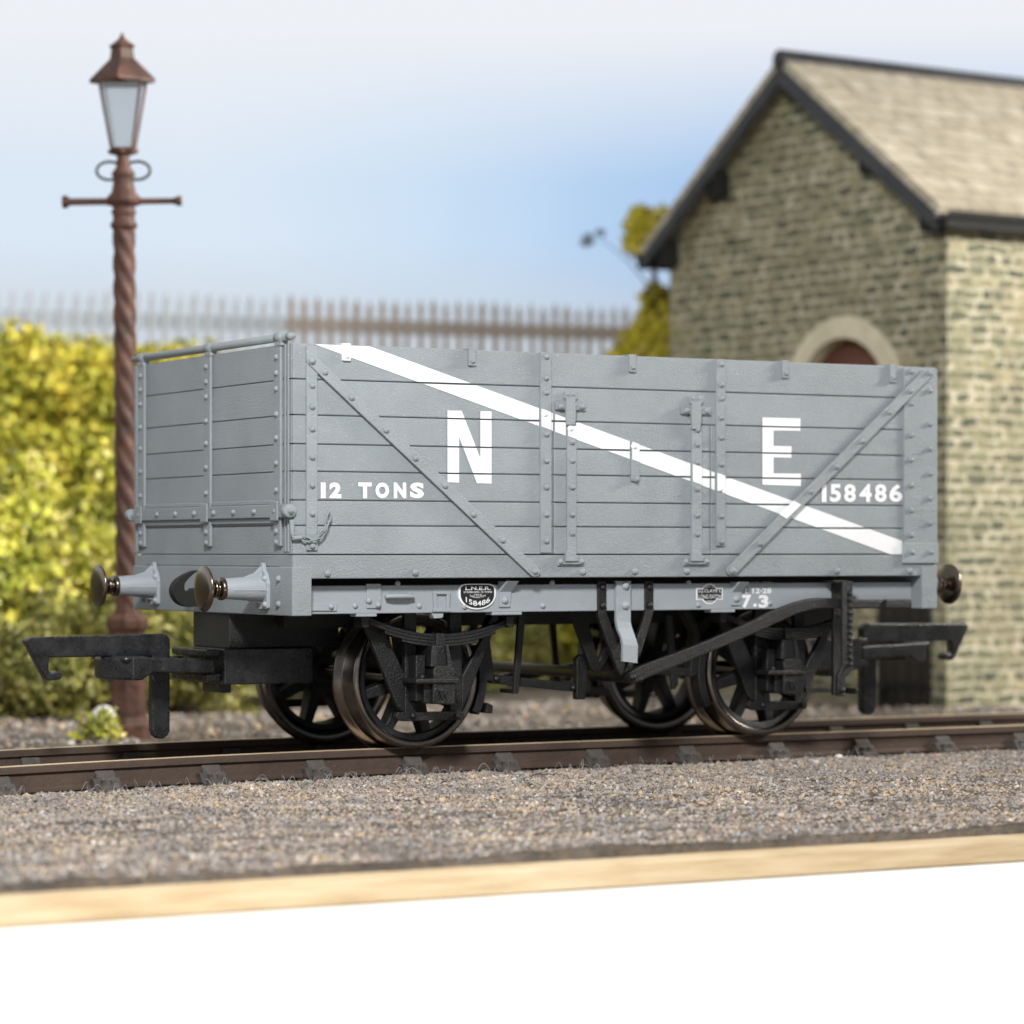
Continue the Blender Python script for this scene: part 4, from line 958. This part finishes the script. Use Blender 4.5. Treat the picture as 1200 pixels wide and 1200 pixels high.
# roof: two slopes with thickness, overhanging gable and eaves
sl_ = RISE/(GW/2); ov = .14; og = .26; thk = .09
def slope(sg):
    m = MB()
    if sg < 0: ya, za = -ov, ez_-ov*sl_
    else: ya, za = GW+ov, ez_-ov*sl_
    yr, zr_ = GW/2, RZ
    L_ = math.hypot(yr-ya, zr_-za); nrm = Vector((0, -(zr_-za)/L_*(1 if yr > ya else -1), abs(yr-ya)/L_)); c = Vector((0, nrm.y*thk, nrm.z*thk))
    A = [(-og, ya, za+.02), (-og, yr, zr_+.02), (HL+.5, yr, zr_+.02), (HL+.5, ya, za+.02)]
    B = [tuple(Vector(a)+c) for a in A]
    B[1] = (-og, yr, zr_+.02+thk/nrm.z); B[2] = (HL+.5, yr, B[1][2])
    m.add(A+B, [(0, 1, 2, 3), (7, 6, 5, 4), (0, 4, 5, 1), (1, 5, 6, 2), (2, 6, 7, 3), (3, 7, 4, 0)] if sg < 0 else [(3, 2, 1, 0), (4, 5, 6, 7), (1, 5, 4, 0), (2, 6, 5, 1), (3, 7, 6, 2), (0, 4, 7, 3)])
    o = m.build('roof_slope', 'slates', H); uvl = o.data.uv_layers.new(name='UVMap')
    for lp_ in o.data.loops: co = o.data.vertices[lp_.vertex_index].co; uvl.data[lp_.index].uv = (co.x, math.hypot(co.y-ya, co.z-za))
    # barge board under the verge, with purlin ends
    m = MB(); b0_, b1_ = Vector((0, ya, za-.0)), Vector((0, yr, zr_))
    m.prism([(ya, za-.15), (ya, za+.015), (yr, zr_+.015), (yr, zr_-.17)], 0, -og-.03, -og+.05); bb = m.build('barge_board', 'slate_edge', H, .01)
    for f_ in (.10, .48):
        q = b0_.lerp(b1_, f_); mm = MB(); mm.box(-og-.03+.081, -.001, q.y-.07, q.y+.07, q.z-.30, q.z-.03); mm.build('purlin_end', 'gutter', bb, .01)
    yg = ya-.07 if sg < 0 else ya+.07
    m = MB(); pr_ = [(yg+.10*math.cos(a), za+.03+.11*math.sin(a)) for a in np.linspace(math.pi, 2*math.pi, 9)]
    pr_ += [(y, z+.001) for y, z in [(yg+.085, za+.03), (yg+.085*math.cos(-.8), za+.03+.095*math.sin(-.8)), (yg, za-.06), (yg-.085*math.cos(-.8), za+.03+.095*math.sin(-.8)), (yg-.085, za+.03)]]
    m.prism(pr_, 0, -og+.02, HL+.5); m.box(-og+.021, HL+.5, min(yg+.06, yg-.06)+.0, max(yg+.06, yg-.06), za-.12, za-.03); m.build('gutter', 'gutter', H)
slope(-1); slope(1)
m = MB(); m.lathe([(.001, -og-.02), (.10, -og-.02), (.10, HL+.5), (.001, HL+.5)], (0, GW/2, RZ+.09), 0, 10); m.build('ridge_tiles', 'slate_edge', H)

# ================================================================== PLANTS
def leafcloud(lumps, n, ls):
    """many leaf-sized faces spread over and through overlapping clumps"""
    c = np.array([l[0] for l in lumps], float); r = np.array([l[1] for l in lumps], float)
    w = r**2/np.sum(r**2); k = rng.choice(len(r), n, p=w)
    d = rng.normal(size=(n, 3)); d /= np.linalg.norm(d, axis=1)[:, None]
    rad = r[k]*(.55+.5*rng.random(n)**.6)
    P = c[k]+d*rad[:, None]
    a = rng.normal(size=(n, 3)); a /= np.linalg.norm(a, axis=1)[:, None]; b = np.cross(a, d+rng.normal(0, .5, (n, 3))); b /= np.linalg.norm(b, axis=1)[:, None]+1e-9
    s = ls*rng.uniform(.6, 1.5, n)[:, None]
    V = np.stack([P-a*s, P+b*s*.55, P+a*s, P-b*s*.55], 1)
    ok = V[..., 2].min(1) > .02; V = V[ok]
    F = np.arange(len(V)*4).reshape(-1, 4); return V.reshape(-1, 3), F
def shrub_proto(seed, hgt, wid, n, ls, mat, name='shrub'):
    global rng
    rng = np.random.default_rng(seed); rd = random.Random(seed)
    lumps = []
    for i in range(16):
        f = rd.random(); z = hgt*(.15+.72*f); a = rd.random()*6.28; rr = wid*.5*(1-.55*f)*rd.random()**.5
        lumps.append(((rr*math.cos(a), rr*math.sin(a), z), wid*rd.uniform(.16, .27)))
    root = bpy.data.objects.new(name, None); COL.objects.link(root)
    V, F = leafcloud(lumps, n, ls); me = bpy.data.meshes.new('foliage'); me.from_pydata(V.tolist(), [], F.tolist()); me.update(); me.materials.append(M[mat])
    fo = bpy.data.objects.new('foliage', me); COL.objects.link(fo); fo.parent = root
    m = MB()
    for i in range(5):
        l = lumps[rd.randrange(len(lumps))][0]; m.tube([(rd.uniform(-.05, .05), rd.uniform(-.05, .05), -.15), (l[0]*.4, l[1]*.4, l[2]*.5), l], [.03, .02, .008], 5)
    m.build('stem', 'bark', root); m = MB()
    for i in range(9):
        l = Vector(lumps[rd.randrange(len(lumps))][0]); e_ = Vector((l.x*1.9, l.y*1.9, l.z+rd.uniform(-.1, .35)*hgt*.5)); m.tube([l*.5, (l+e_)/2+Vector((0, 0, .06)), e_], [.014, .010, .004], 4)
    m.build('twig', 'straw', root)
    return root
def put(proto, first, loc, rz, s, label, group, sz_=1):
    if first: r = proto
    else:
        r = proto.copy(); COL.objects.link(r)
        for ch in proto.children: d = ch.copy(); COL.objects.link(d); d.parent = r
    r.location = loc; r.rotation_euler = (0, 0, rz); r.scale = (s, s, s*sz_)
    tag(r, label, 'shrub', group); return r
GA = 'shrubs growing on the bank'
protos = {'yellow': shrub_proto(1, 1.5, 1.7, 6000, .046, 'leaf_yellow', 'yellow_shrub'), 'lime': shrub_proto(2, 1.4, 1.8, 6200, .046, 'leaf_lime', 'lime_shrub'), 'olive': shrub_proto(3, 1.2, 1.8, 6200, .046, 'leaf_olive', 'olive_shrub')}
used = set()
LAB = {'yellow': 'bright mustard yellow shrub along the top of the bank below the fence',
       'lime': 'yellow green shrub halfway up the bank behind the wagon',
       'olive': 'dark olive shrub at the foot of the bank behind the track'}
rr = random.Random(5)
def shrub(kind, x, y, s):
    z = float(gz(x, y))-.06
    put(protos[kind], kind not in used, (x, y, z), rr.random()*6.28, s, LAB[kind], {'yellow': 'yellow shrubs along the bank top', 'lime': 'lime shrubs on the bank', 'olive': 'olive shrubs at the bank foot'}[kind]); used.add(kind)
for x in np.arange(-3.6, 8.6, 1.15):
    yb = 8.2+min(max(x-1.5, 0), 6)*.75
    shrub('olive', x+rr.uniform(-.3, .3), yb-.55+rr.uniform(-.3, .3), rr.uniform(.75, 1.05))
    shrub('lime', x+rr.uniform(-.3, .3)+.5, yb+1.0+rr.uniform(-.3, .3), rr.uniform(.85, 1.15))
    shrub('lime', x+rr.uniform(-.3, .3), yb+2.0+rr.uniform(-.3, .3), rr.uniform(.8, 1.1))
for u in range(-90, 760, 42):
    v = 368 if u < 25 else 392 if u < 150 else 403 if u < 330 else 415
    p_ = inv(u, 400, 1, 8.2); yb = 8.2+min(max(p_.x-1.5, 0), 6)*.75+2.7+rr.uniform(-.25, .25); p_ = inv(u, 400, 1, yb); z_ = 1.30+(PY-v+rr.uniform(-8, 8))*(p_-CAM).dot(FW)/F_PX
    shrub('yellow', p_.x, yb, min(1.5, max(.45, (z_-float(gz(p_.x, yb)))/1.60)))
# sapling by the house
q = inv(765, 420, 1, HY+GW+1.4); TZ = float(gz(q.x, q.y)); TD = (q-CAM).dot(FW); pm = TD/F_PX
def tp(u, v, dy=0):
    d = FW+RT*((u-600)/F_PX)+Vector((0, 0, -(v-PY)/F_PX)); p = CAM+d*(TD+dy); return p-Vector((q.x, q.y, TZ))
sap = thing('sapling', 'thin yellow leaved sapling growing beside the left edge of the stone house', 'tree', (q.x, q.y, TZ))
lum = [((*tp(752, 262),), 20*pm), ((*tp(762, 285, .2),), 22*pm), ((*tp(745, 285),), 14*pm), ((*tp(775, 262, .3),), 20*pm), ((*tp(768, 350),), 17*pm), ((*tp(772, 375, .2),), 24*pm), ((*tp(760, 395, -.2),), 22*pm), ((*tp(740, 405),), 15*pm), ((*tp(790, 400, .4),), 24*pm), ((*tp(765, 420),), 30*pm), ((*tp(730, 425, .2),), 20*pm)]
V, F = leafcloud(lum, 3000, .07); me = bpy.data.meshes.new('crown'); me.from_pydata(V.tolist(), [], F.tolist()); me.update(); me.materials.append(M['leaf_lime'])
cr = bpy.data.objects.new('crown', me); COL.objects.link(cr); cr.parent = sap; me.materials[0] = M['leaf_yellow'] if False else leafmat('ochre_leaf', [(.40, .35, .02), (.66, .57, .04), (.52, .45, .03), (.70, .62, .16)])
m = MB(); m.tube([(0, 0, -.1), tp(768, 430), tp(770, 360), tp(765, 300), tp(756, 260)], [.06, .05, .04, .03, .012], 8); m.tube([tp(768, 345), tp(740, 310), tp(712, 285), tp(688, 278)], [.014, .009, .005, .003], 5); m.build('trunk', 'bark', sap)
lum = [((*tp(688, 281),), 7*pm), ((*tp(704, 272),), 5*pm)]
V, F = leafcloud(lum, 60, .045); me = bpy.data.meshes.new('sky_smudge'); me.from_pydata(V.tolist(), [], F.tolist()); me.update(); me.materials.append(M['smudge_blue'])  # leaves added to stand in for a smudge of the printed sky
cr = bpy.data.objects.new('sky_smudge', me); COL.objects.link(cr); cr.parent = sap
# tuft and pale stone by the lamp foot
tf = shrub_proto(9, .30, .42, 420, .03, 'leaf_lime', 'grass_tuft'); tq = inv(118, 868, 2, -.22); tf.location = (tq.x, tq.y, float(gz(tq.x, tq.y))); tag(tf, 'small yellow green tuft at the foot of the lamp post', 'plant')
sq = inv(122, 842, 1, tq.y+.25)
m = MB(); m.lathe([(.001, -.32), (.09, -.32), (.13, -.15), (.10, .05), (.05, .10), (.001, .11)], (sq.x, sq.y, sq.z), 2, 9, False); tag(m.build('stone', 'pebble', None, .02), 'pale grey stone behind the tuft beside the lamp post', 'stone')

# ================================================================== FENCES
def fence(name, lab, u0, u1, y0, y1, vt0, vt1, n, mat, lean):
    a = inv(u0, 400, 1, y0); b = inv(u1, 400, 1, y1)
    da, db = (a-CAM).dot(FW)/F_PX, (b-CAM).dot(FW)/F_PX
    za, zb2 = 1.30+(PY-vt0)*da, 1.30+(PY-vt1)*db
    gza, gzb = float(gz(a.x, y0)), float(gz(b.x, y1)); base = min(gza, gzb)
    root = thing(name, lab, 'fence', (a.x, y0, base)); O = Vector((a.x, y0, base))
    A = Vector((a.x, y0, za))-O; B = Vector((b.x, y1, zb2))-O; d = (B-A); dh_ = Vector((d.x, d.y, 0)).normalized(); nn = Vector((-dh_.y, dh_.x, 0))
    for f0, f1, rm in ((0, .42, 'fenceblue'), (.4201, 1, 'fencegrey')):
        for off in (.33, 1.35):
            p, q_ = A.lerp(B, f0)-Vector((0, 0, off)), A.lerp(B, f1)-Vector((0, 0, off)); vs = []
            for P in (p, q_):
                for sn, sz2 in ((-1, -1), (1, -1), (1, 1), (-1, 1)): vs.append(P+nn*.03*sn+Vector((0, 0, .085*sz2)))
            MB().add(vs, [(0, 1, 2, 3)[::-1], (4, 5, 6, 7), (0, 1, 5, 4), (1, 2, 6, 5), (2, 3, 7, 6), (3, 0, 4, 7)]).build('fence_rail', rm, root)
    hh = za-base+.2; w = .030
    pal = MB(); pal.prism([(-w, -hh), (w, -hh), (w, -.16), (w*1.25, -.12), (0, 0), (-w*1.25, -.12), (-w, -.16)], 1, -.075, -.031)
    first = {}
    for i in range(n):
        t_ = ((i+.5)/n)**.92; P = A.lerp(B, t_); old = rr.random() < (t_-.22)/.30
        k_ = 'rustrail' if old else 'palerail'  # pale palings at left, rusty ones more often to the right
        if k_ not in first: o = first[k_] = pal.build('paling', k_, root)
        else: o = first[k_].copy(); COL.objects.link(o); o.parent = root
        o.location = P+Vector((0, 0, rr.uniform(-.03, .03))); o.rotation_euler = (0, R((4*(1-t_) if not old else 0)+rr.uniform(-2, 2)), math.atan2(d.y, d.x))
        o.scale = (rr.uniform(.8, 1.2), 1, 1)
        if k_ == 'palerail': o['label'] = 'pale paling'
    return root
fence('paling_fence', 'blurred spiked paling fence along the bank top, pale at left and rusty brown at right', -60, 830, 14.6, 13.2, 336, 363, 57, None, 0)

# ================================================================== LIGHT
wd = bpy.data.worlds.new('World'); S.world = wd; wd.use_nodes = True; nt = wd.node_tree; bg = nt.nodes['Background']
tc = N(nt, 'ShaderNodeTexCoord'); sp_ = N(nt, 'ShaderNodeSeparateXYZ'); nt.links.new(tc.outputs['Generated'], sp_.inputs[0])
# clear blue patch overhead to the right, paler towards the horizon, thin white cloud high up
n1 = N(nt, 'ShaderNodeTexNoise', Scale=7.0, Detail=3.0, Roughness=.45); nt.links.new(tc.outputs['Generated'], n1.inputs['Vector'])
mr = N(nt, 'ShaderNodeMapRange'); nt.links.new(sp_.outputs['X'], mr.inputs[0]); mr.inputs[1].default_value = .39; mr.inputs[2].default_value = .545
ad = N(nt, 'ShaderNodeMath', operation='MULTIPLY_ADD'); nt.links.new(n1.outputs['Fac'], ad.inputs[0]); ad.inputs[1].default_value = .7; ad.inputs[2].default_value = -.35
a2 = N(nt, 'ShaderNodeMath', operation='ADD'); nt.links.new(mr.outputs[0], a2.inputs[0]); nt.links.new(ad.outputs[0], a2.inputs[1])
rp = ramp(nt, [(0, (.78, .88, 1.0)), (.45, (.66, .82, 1.0)), (1, (.42, .63, .93))]); nt.links.new(a2.outputs[0], rp.inputs['Fac'])
mz = N(nt, 'ShaderNodeMapRange'); nt.links.new(sp_.outputs['Z'], mz.inputs[0]); mz.inputs[1].default_value = .125; mz.inputs[2].default_value = .175
mx = N(nt, 'ShaderNodeMix', data_type='RGBA'); nt.links.new(mz.outputs[0], mx.inputs[0]); nt.links.new(rp.outputs['Color'], mx.inputs[6]); mx.inputs[7].default_value = (.93, .95, 1, 1)
mh = N(nt, 'ShaderNodeMapRange'); nt.links.new(sp_.outputs['Z'], mh.inputs[0]); mh.inputs[1].default_value = .105; mh.inputs[2].default_value = .065
m2 = N(nt, 'ShaderNodeMix', data_type='RGBA'); nt.links.new(mh.outputs[0], m2.inputs[0]); nt.links.new(mx.outputs[2], m2.inputs[6]); m2.inputs[7].default_value = (.66, .72, .78, 1)
# the sky hangs behind the scene; the room on the camera's side and overhead is dimmer
my = N(nt, 'ShaderNodeMapRange'); nt.links.new(sp_.outputs['Y'], my.inputs[0]); my.inputs[1].default_value = -.35; my.inputs[2].default_value = .3; my.inputs[3].default_value = .32
mt = N(nt, 'ShaderNodeMapRange'); nt.links.new(sp_.outputs['Z'], mt.inputs[0]); mt.inputs[1].default_value = .3; mt.inputs[2].default_value = .7; mt.inputs[3].default_value = 1; mt.inputs[4].default_value = .55
mm = N(nt, 'ShaderNodeMath', operation='MULTIPLY'); nt.links.new(my.outputs[0], mm.inputs[0]); nt.links.new(mt.outputs[0], mm.inputs[1])
m3 = N(nt, 'ShaderNodeVectorMath', operation='SCALE'); nt.links.new(m2.outputs[2], m3.inputs[0]); nt.links.new(mm.outputs[0], m3.inputs['Scale'])
nt.links.new(m3.outputs[0], bg.inputs['Color']); bg.inputs['Strength'].default_value = .92
def area(name, loc, target, size, power, col):
    ld = bpy.data.lights.new(name, 'AREA'); ld.shape = 'RECTANGLE'; ld.size, ld.size_y = size; ld.energy = power; ld.color = col
    o = bpy.data.objects.new(name, ld); COL.objects.link(o); o.location = loc
    o.rotation_euler = (Vector(target)-Vector(loc)).to_track_quat('-Z', 'Y').to_euler(); return o
area('softbox', (-7.6, -10.8, 8.6), (-.5, -1, 1.2), (1.9, 1.5), 2380, (1, .985, .96))
area('house_fill', (14, -4, 7), (9, 5.5, 1.8), (3, 2.4), 2350, (1, .95, .87))  # added fill lamp, out of view, to brighten the house's long wall
area('bank_fill', (5.2, .5, 8.5), (-.8, 10, .6), (3, 2), 400, (1, .97, .90)).data.spread = R(75)  # added fill lamp, out of view, to brighten the shrubs on the bank
S.view_settings.view_transform = 'Standard'; S.view_settings.look = 'None'; S.view_settings.exposure = 0; S.view_settings.gamma = 1
S.render.engine = 'CYCLES'; S.cycles.use_denoising = True; S.cycles.max_bounces = 6; S.cycles.sample_clamp_indirect = 4
